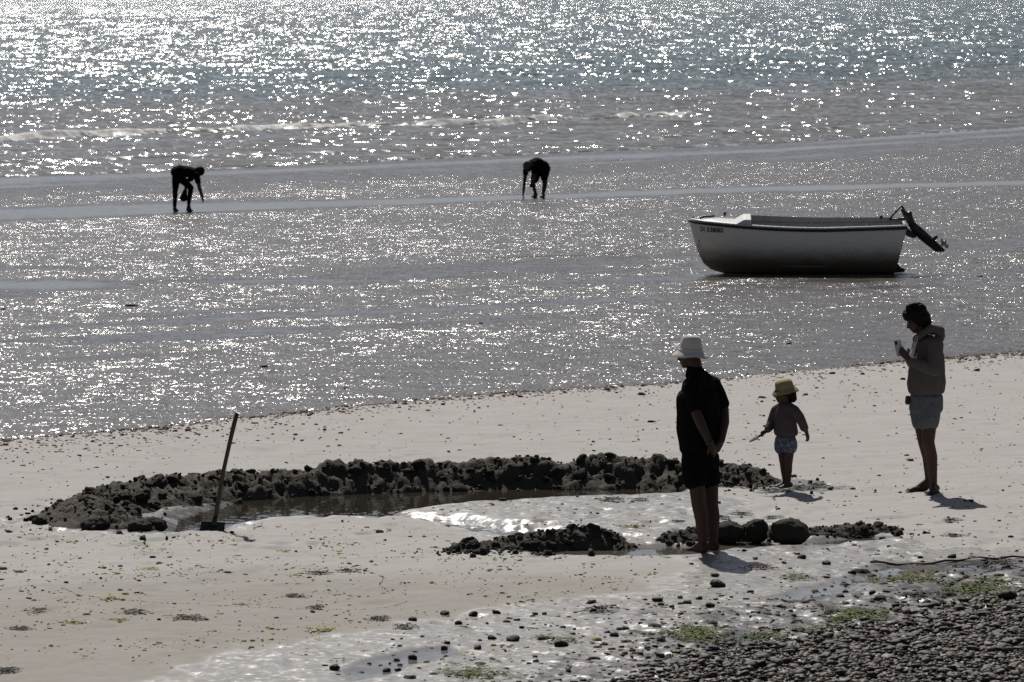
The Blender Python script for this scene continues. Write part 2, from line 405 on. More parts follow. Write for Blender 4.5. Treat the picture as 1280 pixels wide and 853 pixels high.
# second, smaller line and the swash edge
b2 = pix_line([(0, 203), (320, 194), (640, 184), (960, 165), (1280, 147)], 0.0)(Xc)
s2 = (Y - b2) + 0.8 * fbm(X * 0.2, S * 0 + 9, 95, 3)
a2 = np.clip(0.55 + 0.5 * fbm(X * 0.13, S * 0 + 1, 96, 3), 0.2, 1)
crest2 = 0.07 * a2 * np.where(s2 < 0, np.exp(-(s2 / 0.3) ** 2), np.exp(-(s2 / 1.8) ** 2))
foam = np.maximum(foam, 0.62 * a2 * np.exp(-(s2 / 0.75) ** 2))
edge = S - 0.6 - 1.2 * fbm(X * 0.10, S * 0 + 11, 97, 3)
foam = np.maximum(foam, 0.55 * np.exp(-(edge / 0.35) ** 2))
calm = sstep(-1, 30, S)
far = sstep(1500, 300, S)
swell = (0.10 * fbm(X * 0.10, Y * 0.22, 99, 3) + 0.035 * fbm(X * 0.7, Y * 0.7, 101, 2)) * calm * far
Zs = Z_FLAT + 0.01 + crest + crest2 + swell + 0.03 * sstep(0, 3, S)
Zs = np.where(edge < 0, Z_FLAT - 0.05, Zs)
shallow = sstep(150, 60, S + 30 * fbm(X * 0.02, Y * 0.03, 103, 3))
nx, ny = len(xs), len(V)
me = grid_mesh('sea', xs, V, Zs, dict(foam=foam, shallow=shallow, chop=sstep(0, 300, S), wave_phase=-(150.0 ** 2) / 0.38 / np.maximum(Y, 20.0)))
co = np.stack([X, Y, Zs], -1).astype(np.float32); me.vertices.foreach_set('co', co.ravel()); me.update()
sea = mesh_obj('sea', me, M_sea); tag(sea, kind='structure')
# ---------------------------------------------------------------- dug-up wet sand
def mat_clod():
    t = NT('wet_dug_sand'); P = t.obj()
    n = t.noise(P, 6.0, 4, 0.65); n2 = t.noise(P, 40.0, 3, 0.7)
    c = t.mix(n, col(0.032, 0.028, 0.022), col(0.085, 0.073, 0.058))
    c = t.mix(t.math('MULTIPLY', t.ramp(n2, 0.5, 0.75), 0.4), c, col(0.03, 0.027, 0.022))
    t.base(c); t.rough(0.85, 0.15)
    t.nrm(t.bump(t.math('ADD', n2, t.math('MULTIPLY', n, 1.5)), 0.8, 0.015))
    return t.m
M_clod = mat_clod()
def lump_mesh(name, seed, sub=3, amp=0.28, freq=1.6, flat=0.75, crack=0.0):
    bm = bmesh.new(); bmesh.ops.create_icosphere(bm, subdivisions=sub, radius=1.0)
    from mathutils import noise as mn
    off = Vector((seed * 7.31, seed * 3.17, seed * 1.7))
    for v in bm.verts:
        d = v.co.normalized()
        k = 1 + amp * mn.fractal(d * freq + off, 0.8, 2.1, 4) + 0.5 * amp * mn.noise(d * freq * 4 + off) \
            - crack * abs(mn.noise(d * 2.4 + off * 2))
        v.co = d * k; v.co.z *= flat
    me = bpy.data.meshes.new(name); bm.to_mesh(me); bm.free(); return me
rng = random.Random(7)
CLODS = []
for i in range(14):
    me = lump_mesh('clod', i + 1, 2 if i % 3 else 3, 0.38, 1.3 + 0.12 * (i % 4), 0.8, 0.3); me.materials.append(M_clod)
    if i % 5 == 1: me.shade_flat()
    else: me.shade_smooth()
    CLODS.append(me)
CRUMB = []
for i in range(6):
    me = lump_mesh('crumb', 20 + i, 1, 0.4, 1.5, 0.8, 0.2); CRUMB.append((np.array([v.co for v in me.vertices]), np.array([tuple(q.vertices) for q in me.polygons])))
ROUND = []
for i in range(4):
    me = lump_mesh('round_clod', 40 + i, 4, 0.15, 1.7, 0.85, 0.16); me.materials.append(M_clod); me.shade_smooth(); ROUND.append(me)

def ridge(path, name, root, half, height, seed):
    # a heap swept along a path: list of (x, y, width scale, height scale)
    pts = np.array(path); seg = np.hypot(np.diff(pts[:, 0]), np.diff(pts[:, 1])); L = np.concatenate([[0], np.cumsum(seg)])
    n = int(L[-1] / 0.03); s = np.linspace(0, L[-1], n)
    cx, cy, cw, ch = (np.interp(s, L, pts[:, k]) for k in range(4))
    k = 7; ker = np.ones(k) / k
    cx = np.convolve(np.pad(cx, k // 2, 'edge'), ker, 'valid'); cy = np.convolve(np.pad(cy, k // 2, 'edge'), ker, 'valid')
    tx, ty = np.gradient(cx), np.gradient(cy); l = np.hypot(tx, ty); nxv, nyv = -ty / l, tx / l
    m = 37; u = np.linspace(-1, 1, m)
    X = cx[:, None] + nxv[:, None] * u * (half * cw)[:, None]; Y = cy[:, None] + nyv[:, None] * u * (half * cw)[:, None]
    prof = np.clip(1 - np.abs(u) ** 1.7, 0, 1) ** 0.85
    end = np.clip(np.minimum(s, L[-1] - s) / 0.25, 0, 1) ** 0.6
    Z = height * (ch * end)[:, None] * prof * (0.80 + 0.42 * fbm(X * 3.5, Y * 3.5, seed, 3)) + (0.17 * height / 0.22) * (0.25 - np.abs(fbm(X * 6.5, Y * 6.5, seed + 5, 4, 0.7))) * np.sqrt(prof) * end[:, None]
    gz = np.minimum(ground_zs(X, Y), 0.0); Z = gz - 0.03 + Z * 1.0 + 0.03 * prof
    me = grid_mesh(name, np.arange(m), np.arange(n), Z)
    me.vertices.foreach_set('co', np.stack([X, Y, Z], -1).astype(np.float32).ravel()); me.update()
    o = mesh_obj(name, me, M_clod, root, smooth=True)
    o.location = -root.location
    return s, cx, cy, nxv, nyv, half * cw, height * ch * end, Z
def heap(name, label, group, path, half, height, seed, nclod, size, cat='sand bank'):
    c = np.array(path)[:, :2].mean(0)
    root = empty(name, (c[0], c[1], 0)); tag(root, label, cat, group)
    s, cx, cy, nxv, nyv, hw, hh, ZC = ridge(path, 'packed_core', root, half, height, seed)
    rg = random.Random(seed); k = len(s)
    def spot(r):
        i = rg.randrange(k); u = rg.uniform(-1.05, 1.05) if rg.random() < 0.75 else rg.uniform(-0.35, 0.35)
        x = cx[i] + nxv[i] * u * hw[i]; y = cy[i] + nyv[i] * u * hw[i]
        r = r * (0.6 + 0.4 * min(1, hh[i] / height))
        z = ZC[i, int(round((min(max(u, -1), 1) + 1) / 2 * (ZC.shape[1] - 1)))] if abs(u) <= 1 else min(ground_z(x, y), 0.0)
        return (x - c[0], y - c[1], z + r * rg.uniform(-0.35, 0.15)), r
    def shape(r): return Matrix.Diagonal((r * rg.uniform(0.8, 1.35), r * rg.uniform(0.8, 1.3), r * rg.uniform(0.6, 0.95))).to_3x3()
    def turn(): return Matrix.Rotation(rg.uniform(0, 6.28), 3, 'Z') @ Matrix.Rotation(rg.uniform(-0.7, 0.7), 3, 'X') @ Matrix.Rotation(rg.uniform(-0.7, 0.7), 3, 'Y')
    for q in range(nclod):
        loc, r = spot(rg.uniform(*size) * (0.75 + 0.5 * rg.random() ** 2))
        o = bpy.data.objects.new('clod', CLODS[rg.randrange(len(CLODS))]); link(o, root)
        m = (turn() @ shape(r)).to_4x4(); m.translation = loc; o.matrix_local = m
    co, f = [], []
    for q in range(nclod * 5):
        loc, r = spot(rg.uniform(size[0] * 0.3, size[0] * 0.9)); vs, fs = CRUMB[rg.randrange(len(CRUMB))]; m = np.array(turn() @ shape(r))
        f.append(fs + sum(len(a_) for a_ in co)); co.append(vs @ m.T + np.array(loc))
    mesh_obj('crumbs', raw_mesh('crumbs', np.concatenate(co), np.concatenate(f)), M_clod, root, smooth=False)['kind'] = 'stuff'
    return root
def pp(px, py, w=1.0, h=1.0):
    g = G(px, py); return (g.x, g.y, w, h)
# main horseshoe bank, centre line of its foot in the photograph
main_path = [pp(176, 661, 0.7, 0.40), pp(130, 657, 1.0, 0.60), pp(104, 648, 1.05, 0.72), pp(135, 636, 1.05, 0.82), pp(190, 626, 1.1, 0.92), pp(260, 616, 1.0, 0.9),
             pp(340, 610, 1.0, 0.98), pp(420, 607, 1.05, 1.1), pp(520, 604, 1.05, 1.1), pp(620, 602, 1.05, 1.12), pp(720, 601, 1.05, 1.18),
             pp(800, 601, 1.0, 1.12), pp(870, 603, 0.95, 1.0), pp(930, 604, 0.85, 0.85), pp(972, 607, 0.6, 0.4)]
bank = heap('sand_bank', 'long dark curved bank of dug wet sand around the pool', 'banks of dug sand', main_path, 0.47, 0.222, 11, 230, (0.032, 0.075))
front = heap('sand_bank', 'low dark heap of wet clods in front of the channel, nearest the middle', 'banks of dug sand',
             [pp(553, 692, 0.7, 0.35), pp(600, 688, 0.9, 0.75), pp(650, 684, 1, 0.9), pp(710, 681, 1, 1.1), pp(760, 681, 1, 1.05), pp(793, 683, 0.8, 0.6)], 0.24, 0.13, 23, 100, (0.025, 0.055))
right = heap('sand_bank', 'row of rounded wet sand lumps behind the bare-legged man in the white hat', 'banks of dug sand',
             [pp(822, 679, 0.7, 0.6), pp(850, 675, 0.9, 0.9), pp(900, 672, 1, 1.0), pp(990, 669, 0.8, 0.6), pp(1050, 668, 0.9, 0.75), pp(1100, 665, 0.8, 0.6), pp(1132, 663, 0.5, 0.3)], 0.20, 0.11, 29, 90, (0.025, 0.055))
for px, py, w, h, m in ((987, 677, 0.172, 0.135, 0), (946, 675, 0.115, 0.125, 1), (910, 675, 0.14, 0.11, 2)):
    g = G(px, py); o = bpy.data.objects.new('round_clod', ROUND[m]); link(o, right)
    o.location = (g.x - right.location.x, g.y - right.location.y, h * 0.58); o.scale = (w, w * 0.85, h * 1.05); o.rotation_euler = (0, 0, m * 1.3)
# single clods lying loose
for k, (px, py, r, lab) in enumerate(((190, 661, 0.10, 'single dark clod lying at the left rim of the pool water'), (120, 662, 0.11, 'dark clod at the outer left foot of the long bank'),
                         (175, 664, 0.10, 'smooth dark clod at the front left end of the long bank'), (72, 654, 0.06, 'small dark clod off the left tip of the long bank'))):
    g = G(px, py); o = bpy.data.objects.new('sand_clod', ROUND[k % 4] if k != 3 else CLODS[4]); link(o)
    o.location = (g.x, g.y, r * 0.3); o.scale = (r * 1.35, r * 1.1, r * 0.9); o.rotation_euler = (0, 0, k)
    tag(o, lab, 'clod', 'loose clods by the bank')
# ---------------------------------------------------------------- boat aground on the flat
def simple(name, c, rough=0.6, metal=0.0, n_amt=0.25, scale=12.0, bump=0.0, spec=None):
    t = NT(name); P = t.obj()
    n = t.noise(P, scale, 4, 0.6)
    t.base(t.mix(n, col(*(v * (1 - n_amt) for v in c)), col(*(min(1, v * (1 + n_amt)) for v in c))))
    t.rough(rough, spec); t.p.inputs['Metallic'].default_value = metal
    if bump: t.nrm(t.bump(n, bump, 0.01))
    return t.m
def mat_hull():
    t = NT('hull_gelcoat'); P = t.obj(); sx = t.n('ShaderNodeSeparateXYZ'); t.l(P, sx.inputs[0])
    n = t.noise(t.vmath('MULTIPLY', P, (1.0, 1.0, 2.5)), 3.0, 5, 0.6); n2 = t.noise(t.vmath('MULTIPLY', P, (9.0, 1.0, 0.6)), 3.0, 3, 0.6)
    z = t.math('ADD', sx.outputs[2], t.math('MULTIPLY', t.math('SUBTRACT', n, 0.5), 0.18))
    grime_shade = t.ramp(z, 0.56, 0.18)                  # weed and silt stain, plus painted shade of the hull curving under
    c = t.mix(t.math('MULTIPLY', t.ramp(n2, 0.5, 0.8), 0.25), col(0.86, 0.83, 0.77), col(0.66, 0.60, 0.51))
    c = t.mix(t.math('MULTIPLY', grime_shade, 0.92), c, t.mix(n, col(0.10, 0.06, 0.028), col(0.24, 0.15, 0.075)))
    t.base(c); t.rough(t.mixf(grime_shade, 0.3, 0.75)); return t.m
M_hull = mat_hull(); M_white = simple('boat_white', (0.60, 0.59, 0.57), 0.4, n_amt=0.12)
M_black = simple('black_rubber', (0.018, 0.018, 0.02), 0.55); M_motor = simple('motor_black', (0.02, 0.02, 0.023), 0.42)
M_alu = simple('dull_aluminium', (0.35, 0.35, 0.36), 0.4, 0.8); M_rope = simple('rope', (0.22, 0.19, 0.15), 0.9)
M_seat = simple('boat_grey', (0.27, 0.275, 0.28), 0.6)

def tube_mesh(name, pts, rad, seg=8):
    pts = [Vector(p) for p in pts]; n = len(pts)
    rads = rad if hasattr(rad, '__len__') else [rad] * n
    co = []; prev = None
    for i, p in enumerate(pts):
        t = (pts[min(i + 1, n - 1)] - pts[max(i - 1, 0)]).normalized()
        if prev is None: prev = t.orthogonal().normalized()
        a = (prev - t * prev.dot(t)).normalized(); b = t.cross(a); prev = a
        for k in range(seg):
            th = 2 * math.pi * k / seg; co.append(p + (a * math.cos(th) + b * math.sin(th)) * rads[i])
    f = []
    for i in range(n - 1):
        for k in range(seg):
            f.append((i * seg + k, i * seg + (k + 1) % seg, (i + 1) * seg + (k + 1) % seg, (i + 1) * seg + k))
    f.append(tuple(reversed(range(seg)))); f.append(tuple(range((n - 1) * seg, n * seg)))
    me = bpy.data.meshes.new(name); me.from_pydata(co, [], f); me.update(); return me
def box_mesh(name, a, b, bev=0.006):
    bm = bmesh.new(); bmesh.ops.create_cube(bm, size=1.0)
    a, b = Vector(a), Vector(b)
    for v in bm.verts: v.co = Vector(((a[k] + b[k]) / 2 + v.co[k] * (b[k] - a[k]) for k in range(3)))
    if bev: bmesh.ops.bevel(bm, geom=bm.edges[:], offset=bev, segments=2, affect='EDGES')
    me = bpy.data.meshes.new(name); bm.to_mesh(me); bm.free(); return me
def prism_mesh(name, outline, y0, y1, bev=0.004):       # outline in (x, z), extruded along y
    bm = bmesh.new()
    vs = [bm.verts.new((x, y0, z)) for x, z in outline]; f = bm.faces.new(vs)
    r = bmesh.ops.extrude_face_region(bm, geom=[f])
    for v in r['geom']:
        if isinstance(v, bmesh.types.BMVert): v.co.y = y1
    bmesh.ops.recalc_face_normals(bm, faces=bm.faces[:])
    if bev: bmesh.ops.bevel(bm, geom=bm.edges[:], offset=bev, segments=1, affect='EDGES')
    me = bpy.data.meshes.new(name); bm.to_mesh(me); bm.free(); return me

BO = G(990, 342, Z_FLAT); BS = (BO - cam.location).length / FPX     # metres per photograph pixel at the boat
def bx(px): return (px - 990) * BS
def bz(py): return (342 - py) * BS
boat = empty('rowing_boat', (BO.x, BO.y, Z_FLAT)); boat.rotation_euler = (R(2.6), 0, R(-2.0))
tag(boat, 'white open dinghy with black rub rail and tilted outboard, aground on the wet flat', 'boat')
stem = [(905, 342), (890, 338), (880, 330), (874, 319), (870, 307), (866, 294), (863, 283), (861.5, 275.5)]
stem_x = [bx(a) for a, b in stem]; stem_z = [bz(b) for a, b in stem]
NT_, NV = 60, 26
BEAM = 0.74
def hull_point(t, v, side, inset=0.0):
    zs_bow = bz(275.5); sheer = zs_bow + (bz(282.5) - zs_bow) * math.sin(min(t / 0.62, 1) * math.pi / 2) + (bz(280.0) - bz(282.5)) * max(0, (t - 0.62) / 0.38)
    x0 = np.interp(v * zs_bow, stem_z, stem_x); x1 = bx(1117) + (bx(1131) - bx(1117)) * v
    x = x0 + (x1 - x0) * t
    if t <= 0.6: b = (1 - (1 - t / 0.6) ** 2.1) ** 0.62
    else: b = 1 - 0.17 * ((t - 0.6) / 0.4) ** 1.7
    lowb = 2.6 - 1.35 * max(0, 1 - t / 0.45)            # full midship sections, fine bow
    w = (1 - (1 - v) ** lowb) ** (0.62 + 0.25 * max(0, 1 - t / 0.35))
    y = BEAM * b * w * (0.93 + 0.07 * v)
    return Vector((x, side * max(y - inset, 0.0), v * sheer))
def build_hull():
    co, f = [], []
    tv = [(i / NT_) ** 1.25 for i in range(NT_ + 1)]; vv = [j / NV for j in range(NV + 1)]
    idx = {}
    for s in (-1, 1):
        for i, t in enumerate(tv):
            for j, v in enumerate(vv):
                key = (0 if (i == 0 or j == 0) else s, i, j)
                if key not in idx: idx[key] = len(co); co.append(hull_point(t, v, s))
    g = lambda s, i, j: idx[(0 if (i == 0 or j == 0) else s, i, j)]
    for s in (-1, 1):
        for i in range(NT_):
            for j in range(NV):
                q = [g(s, i, j), g(s, i + 1, j), g(s, i + 1, j + 1), g(s, i, j + 1)]
                q = list(dict.fromkeys(q))
                if len(q) >= 3: f.append(q if s < 0 else q[::-1])
    # transom
    ring = [g(-1, NT_, j) for j in range(NV, -1, -1)] + [g(1, NT_, j) for j in range(1, NV + 1)]
    n = len(ring)
    for k in range(n // 2 - 0):
        a, b, c, d = ring[k], ring[k + 1] if k + 1 < n else None, ring[n - 2 - k] if n - 2 - k >= 0 else None, ring[n - 1 - k]
        q = list(dict.fromkeys([a, b, c, d]))
        if k + 1 <= n - 2 - k and len(q) >= 3: f.append(q[::-1])
    me = bpy.data.meshes.new('hull'); me.from_pydata(co, [], f); me.update()
    bm = bmesh.new(); bm.from_mesh(me); bmesh.ops.recalc_face_normals(bm, faces=bm.faces[:]); bm.to_mesh(me); bm.free()
    return me
hull_me = build_hull()
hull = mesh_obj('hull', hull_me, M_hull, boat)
so = hull.modifiers.new('skin', 'SOLIDIFY'); so.thickness = 0.035; so.offset = -1; so.material_offset = 1; hull_me.materials.append(M_seat)
bvh = BVHTree.FromPolygons([v.co.copy() for v in hull_me.vertices], [tuple(p.vertices) for p in hull_me.polygons])
def rail(side, dz, out, v=1.0, t0=0.0, t1=1.0, n=40):
    r = []
    for i in range(n + 1):
        p = hull_point(t0 + (t1 - t0) * i / n, v, side); p.y += side * out; p.z += dz; r.append(p)
    return r
mesh_obj('rub_rail', tube_mesh('rub_rail', list(reversed(rail(-1, -0.012, 0.012))) + rail(1, -0.012, 0.012)[1:], 0.024, 8), M_black, boat)
mesh_obj('gunwale', tube_mesh('gunwale', list(reversed(rail(-1, 0.016, -0.014, t0=0.01))) + rail(1, 0.016, -0.014, t0=0.01)[1:], 0.026, 8), M_white, boat)
# raised rim along both sides, behind the foredeck
def coam(side):
    co = []; f = []; n = 36
    for i in range(n + 1):
        t = 0.27 + (0.985 - 0.27) * i / n; p = hull_point(t, 1.0, side)
        h = 0.105 * (1 - 0.35 * i / n)
        for dy, dz in ((-0.02, 0.0), (-0.05, h), (-0.075, h), (-0.06, 0.0)): co.append((p.x, p.y + side * dy, p.z + dz))
    for i in range(n):
        for k in range(4): a = i * 4 + k; b = i * 4 + (k + 1) % 4; f.append((a, b, b + 4, a + 4))
    f.append((0, 1, 2, 3)); f.append(tuple(n * 4 + k for k in (3, 2, 1, 0)))
    me = bpy.data.meshes.new('side_rim'); me.from_pydata(co, [], f); me.update(); return me
mesh_obj('side_rim', coam(1), M_seat, boat, smooth=False)
# foredeck with camber, and its breakwater
def deck(t0, t1, camber, name):
    n, m = 18, 12; co = []; f = []
    for i in range(n + 1):
        t = t0 + (t1 - t0) * i / n; p = hull_point(t, 1.0, 1)
        for j in range(m + 1):
            u = -1 + 2 * j / m; co.append((p.x, u * max(p.y - 0.012, 0), p.z + 0.012 + camber * (1 - u * u) * min(1, i / 6)))
    for i in range(n):
        for j in range(m): a = i * (m + 1) + j; f.append((a, a + m + 1, a + m + 2, a + 1))
    me = bpy.data.meshes.new(name); me.from_pydata(co, [], f); me.update(); return me
mesh_obj('foredeck', deck(0.02, 0.27, 0.05, 'foredeck'), M_white, boat)
p = hull_point(0.27, 1.0, 1)
mesh_obj('breakwater', prism_mesh('breakwater', [(p.x - 0.22, p.z + 0.03), (p.x - 0.06, p.z + 0.118), (p.x + 0.06, p.z + 0.118), (p.x + 0.03, p.z - 0.02)], -p.y + 0.03, p.y - 0.03, 0.01), M_white, boat, smooth=False)
for tt in (0.55, 0.82):
    q = hull_point(tt, 0.62, 1); mesh_obj('thwart', box_mesh('thwart', (q.x - 0.12, -q.y + 0.03, q.z - 0.02), (q.x + 0.12, q.y - 0.03, q.z + 0.012)), M_seat, boat, smooth=False)
# bilge strake, catching a little light
def strake(side):
    r = []
    for i in range(25):
        t = 0.40 + 0.24 * i / 24; p = hull_point(t, 0.20, side); d = math.sin(math.pi * i / 24); r.append((p.x, p.y + side * 0.012 * d - side * 0.01, p.z - 0.006 * math.sin(math.pi * i / 24)))
    return tube_mesh('bilge_strake', r, 0.014, 6)
for s_ in (-1, 1): mesh_obj('bilge_strake', strake(s_), M_hull, boat)
mesh_obj('skeg', prism_mesh('skeg', [(bx(1112), bz(331)), (bx(1121), bz(329)), (bx(1125), bz(334)), (bx(1131), bz(336.5)), (bx(1130), bz(340)), (bx(1112), bz(341.5))], -0.03, 0.03), M_black, boat, smooth=False)
# fittings on the foredeck
mesh_obj('bow_cleat', tube_mesh('bow_cleat', [(bx(875), -0.05, bz(273)), (bx(880), -0.02, bz(270.5)), (bx(888), 0.0, bz(271)), (bx(893), 0.03, bz(270.5))], 0.02, 6), M_black, boat)
mesh_obj('bow_ring', tube_mesh('bow_ring', [(bx(864), 0, bz(274)), (bx(866.5), 0, bz(271)), (bx(868), 0, bz(274))], 0.012, 6), M_black, boat)
mesh_obj('rowlock', tube_mesh('rowlock', [(bx(1102), 0.5, bz(277)), (bx(1102), 0.5, bz(272.5))], [0.02, 0.03], 8), M_black, boat)
mesh_obj('rowlock', tube_mesh('rowlock', [(bx(905), 0.25, bz(272)), (bx(907), 0.25, bz(267))], [0.02, 0.025], 8), M_black, boat)
# registration number and a small bow mark, laid on the curved plank
def on_hull(name, me, parent):
    for v in me.vertices:
        h = bvh.ray_cast(Vector((v.co.x, -3, v.co.z)), Vector((0, 1, 0)))
        if h[0] is not None: v.co = h[0] + (h[1] if h[1].y < 0 else -h[1]) * 0.003
    return mesh_obj(name, me, M_black, parent, smooth=False)
def text_mesh(body, w, x0, z0, h):
    cu = bpy.data.curves.new('registration', 'FONT'); cu.body = body; cu.size = 1.0; cu.resolution_u = 3; cu.offset = 0.03
    o = bpy.data.objects.new('tmp', cu); scene.collection.objects.link(o)
    dg = bpy.context.evaluated_depsgraph_get(); me = bpy.data.meshes.new_from_object(o.evaluated_get(dg))
    bpy.data.objects.remove(o); co = np.array([v.co for v in me.vertices]); lo, hi = co.min(0), co.max(0)
    for v in me.vertices:
        a = (v.co.x - lo[0]) / (hi[0] - lo[0]); b = (v.co.y - lo[1]) / (hi[1] - lo[1]); v.co = (x0 + a * w, 0, z0 + b * h)
    me.materials.clear(); return me
on_hull('registration_number', text_mesh('CH', bx(881) - bx(875), bx(875), bz(288), 6.2 * BS), hull)
on_hull('registration_number', text_mesh('538083', bx(904) - bx(883.5), bx(883.5), bz(288.4), 6.2 * BS), hull)
for a, b in (((871.5, 309), (874, 299)), ((872, 307), (877, 309.5)), ((874, 304), (876, 307))):
    on_hull('bow_mark', prism_mesh('bow_mark', [(bx(a[0]), bz(a[1])), (bx(a[0] + 0.9), bz(a[1] + .5)), (bx(b[0] + 0.9), bz(b[1] + .5)), (bx(b[0]), bz(b[1]))], 0, 0.001, 0), hull)
# outboard motor, tilted up on the transom
def ol(pts): return [(bx(a), bz(b)) for a, b in pts]
mot = mesh_obj('outboard_motor', prism_mesh('outboard_motor', ol([(1124, 259), (1128, 261), (1133, 265), (1136.5, 263), (1138.5, 262.5), (1139, 269), (1142.5, 277.5), (1140, 283), (1134, 281), (1130.5, 274), (1127, 268)]), -0.13, 0.13, 0.02), M_motor, boat)
mesh_obj('leg', prism_mesh('leg', ol([(1131, 274), (1142.5, 277.5), (1152, 285.5), (1164, 296.5), (1172, 304), (1181, 312.8), (1178, 314.6), (1168.5, 314.6), (1156, 305), (1147, 297.5), (1137, 287)]), -0.05, 0.05, 0.018), M_motor, mot)
mesh_obj('anti_ventilation_plate', prism_mesh('anti_ventilation_plate', ol([(1162.5, 298), (1168.5, 293.5), (1172, 295), (1167, 301)]), -0.09, 0.09, 0.006), M_motor, mot, smooth=False)
def prop():
    bm = bmesh.new(); c = Vector((bx(1178.5), 0, bz(303.5))); ax = Vector((0.72, 0, 0.69)).normalized(); e1 = Vector((0, 1, 0)); e2 = ax.cross(e1)
    for k in range(3):
        th = 2 * math.pi * k / 3 + 0.5; r = e1 * math.cos(th) + e2 * math.sin(th); s = ax.cross(r)
        q = []
        for a, b, w in ((0.0, -0.3, 0.03), (0.09, -0.55, 0.05), (0.115, 0.0, 0.02), (0.09, 0.55, 0.05), (0.0, 0.3, 0.03)):
            q.append(c + r * a + s * b * 0.09 + ax * (b * 0.05))
        v1 = [bm.verts.new(p + ax * 0.006) for p in q]; v2 = [bm.verts.new(p - ax * 0.006) for p in q]
        bm.faces.new(v1); bm.faces.new(v2[::-1])
        for i in range(5): bm.faces.new((v1[i], v2[i], v2[(i + 1) % 5], v1[(i + 1) % 5]))
    bmesh.ops.create_cone(bm, cap_ends=True, segments=10, radius1=0.035, radius2=0.02, depth=0.12, matrix=Matrix.Translation(c) @ ax.to_track_quat('Z', 'Y').to_matrix().to_4x4())
    me = bpy.data.meshes.new('propeller'); bm.to_mesh(me); bm.free(); return me
mesh_obj('propeller', prop(), M_alu, mot, smooth=False)
mesh_obj('clamp_bracket', prism_mesh('clamp_bracket', ol([(1131.5, 283), (1136, 287), (1144, 293.5), (1144.5, 296.5), (1139, 297), (1132.5, 294.5), (1130, 291)]), -0.10, 0.10, 0.008), M_motor, mot, smooth=False)
for a, b, r_ in (((1110.5, 274.5), (1125.5, 257), 0.016), ((1110.5, 274.5), (1131, 273.8), 0.02), ((1125.5, 257), (1130, 264), 0.022)):
    mesh_obj('tiller', tube_mesh('tiller', [(bx(a[0]), 0.02, bz(a[1])), (bx(b[0]), 0.02, bz(b[1]))], r_, 8), M_motor, mot)
# mooring line
def rope(name, pts, r, label, cat):
    me = tube_mesh(name, pts, r, 6); o = mesh_obj(name, me, M_rope); tag(o, label, cat); return o
bowp = boat.matrix_basis @ Vector((bx(862.5), 0, bz(277)))
pts = []
e = G(772, 318, Z_FLAT)
for i in range(31):
    t = i / 30; p = bowp.lerp(e, t); p.z = bowp.z + (Z_FLAT + 0.01 - bowp.z) * t - 0.10 * math.sin(math.pi * t) * (1 - 0.3 * t); p.z = max(p.z, Z_FLAT + 0.008); pts.append(p)
for i in range(1, 25): pts.append(e + Vector((-0.10 * i, 0.10 * math.sin(i * .6) - .06 * i, 0.004)))
rope('mooring_rope', pts, 0.0055, 'thin mooring rope running from the dinghy bow down to the mud', 'rope')
# ---------------------------------------------------------------- people
def rot_of(F, pitch=0.0):                     # local x forward, y left, z up
    f = Vector((F[0], F[1], 0)).normalized(); l = Vector((-f.y, f.x, 0)); u = Vector((0, 0, 1))
    f2 = f * math.cos(pitch) - u * math.sin(pitch); u2 = u * math.cos(pitch) + f * math.sin(pitch)
    return Matrix(((f2.x, l.x, u2.x), (f2.y, l.y, u2.y), (f2.z, l.z, u2.z)))
_ico = {}
def ico_pts(sub=2):
    if sub not in _ico:
        bm = bmesh.new(); bmesh.ops.create_icosphere(bm, subdivisions=sub, radius=1.0); _ico[sub] = [v.co.copy() for v in bm.verts]; bm.free()
    return _ico[sub]
I3 = Matrix.Identity(3)
def E(c, r, rot=None):                         # an ellipsoid: centre, radius or radii, orientation
    return (Vector(c), (r, r, r) if not hasattr(r, '__len__') else tuple(r), rot or I3)
def hull_into(bm, prim):
    sub = bmesh.new()
    for c, r, rot in prim:
        for p in ico_pts(2): sub.verts.new(c + rot @ Vector((p.x * r[0], p.y * r[1], p.z * r[2])))
    res = bmesh.ops.convex_hull(sub, input=sub.verts[:])
    bmesh.ops.delete(sub, geom=[v for v in sub.verts if not v.link_faces], context='VERTS')
    me = bpy.data.meshes.new('t'); sub.to_mesh(me); sub.free(); bm.from_mesh(me); bpy.data.meshes.remove(me)
def blob(name, prims, mat, parent, voxel=0.008, smooth=4, fold=0.0, ffreq=9.0, seed=0, cut=None):
    bm = bmesh.new()
    for p in prims: hull_into(bm, p)
    O = parent_world(parent)
    for v in bm.verts: v.co -= O
    me = bpy.data.meshes.new(name); bm.to_mesh(me); bm.free()
    o = bpy.data.objects.new('tmp', me); scene.collection.objects.link(o)
    m = o.modifiers.new('r', 'REMESH'); m.mode = 'VOXEL'; m.voxel_size = voxel
    if smooth: s = o.modifiers.new('s', 'SMOOTH'); s.factor = 0.5; s.iterations = smooth
    dg = bpy.context.evaluated_depsgraph_get(); out = bpy.data.meshes.new_from_object(o.evaluated_get(dg))
    bpy.data.objects.remove(o); bpy.data.meshes.remove(me); out.name = name
    if fold:
        from mathutils import noise as mn
        n = len(out.vertices); nr = np.empty(n * 3, np.float32); out.vertices.foreach_get('normal', nr); nr = nr.reshape(-1, 3)
        for v in out.vertices:
            q = Vector((v.co.x * ffreq, v.co.y * ffreq, v.co.z * ffreq * 0.55)) + Vector((seed, seed * 2.1, 0))
            k = 1 - 2 * abs(mn.noise(q)); v.co += Vector(nr[v.index]) * fold * (k + 0.4 * mn.noise(q * 2.7))
    out.materials.clear()
    return mesh_obj(name, out, mat, parent)
def parent_world(p):
    v = Vector((0, 0, 0))
    while p is not None: v += p.location; p = p.parent
    return v
def cap(a, ra, b, rb): return [E(a, ra), E(b, rb)]
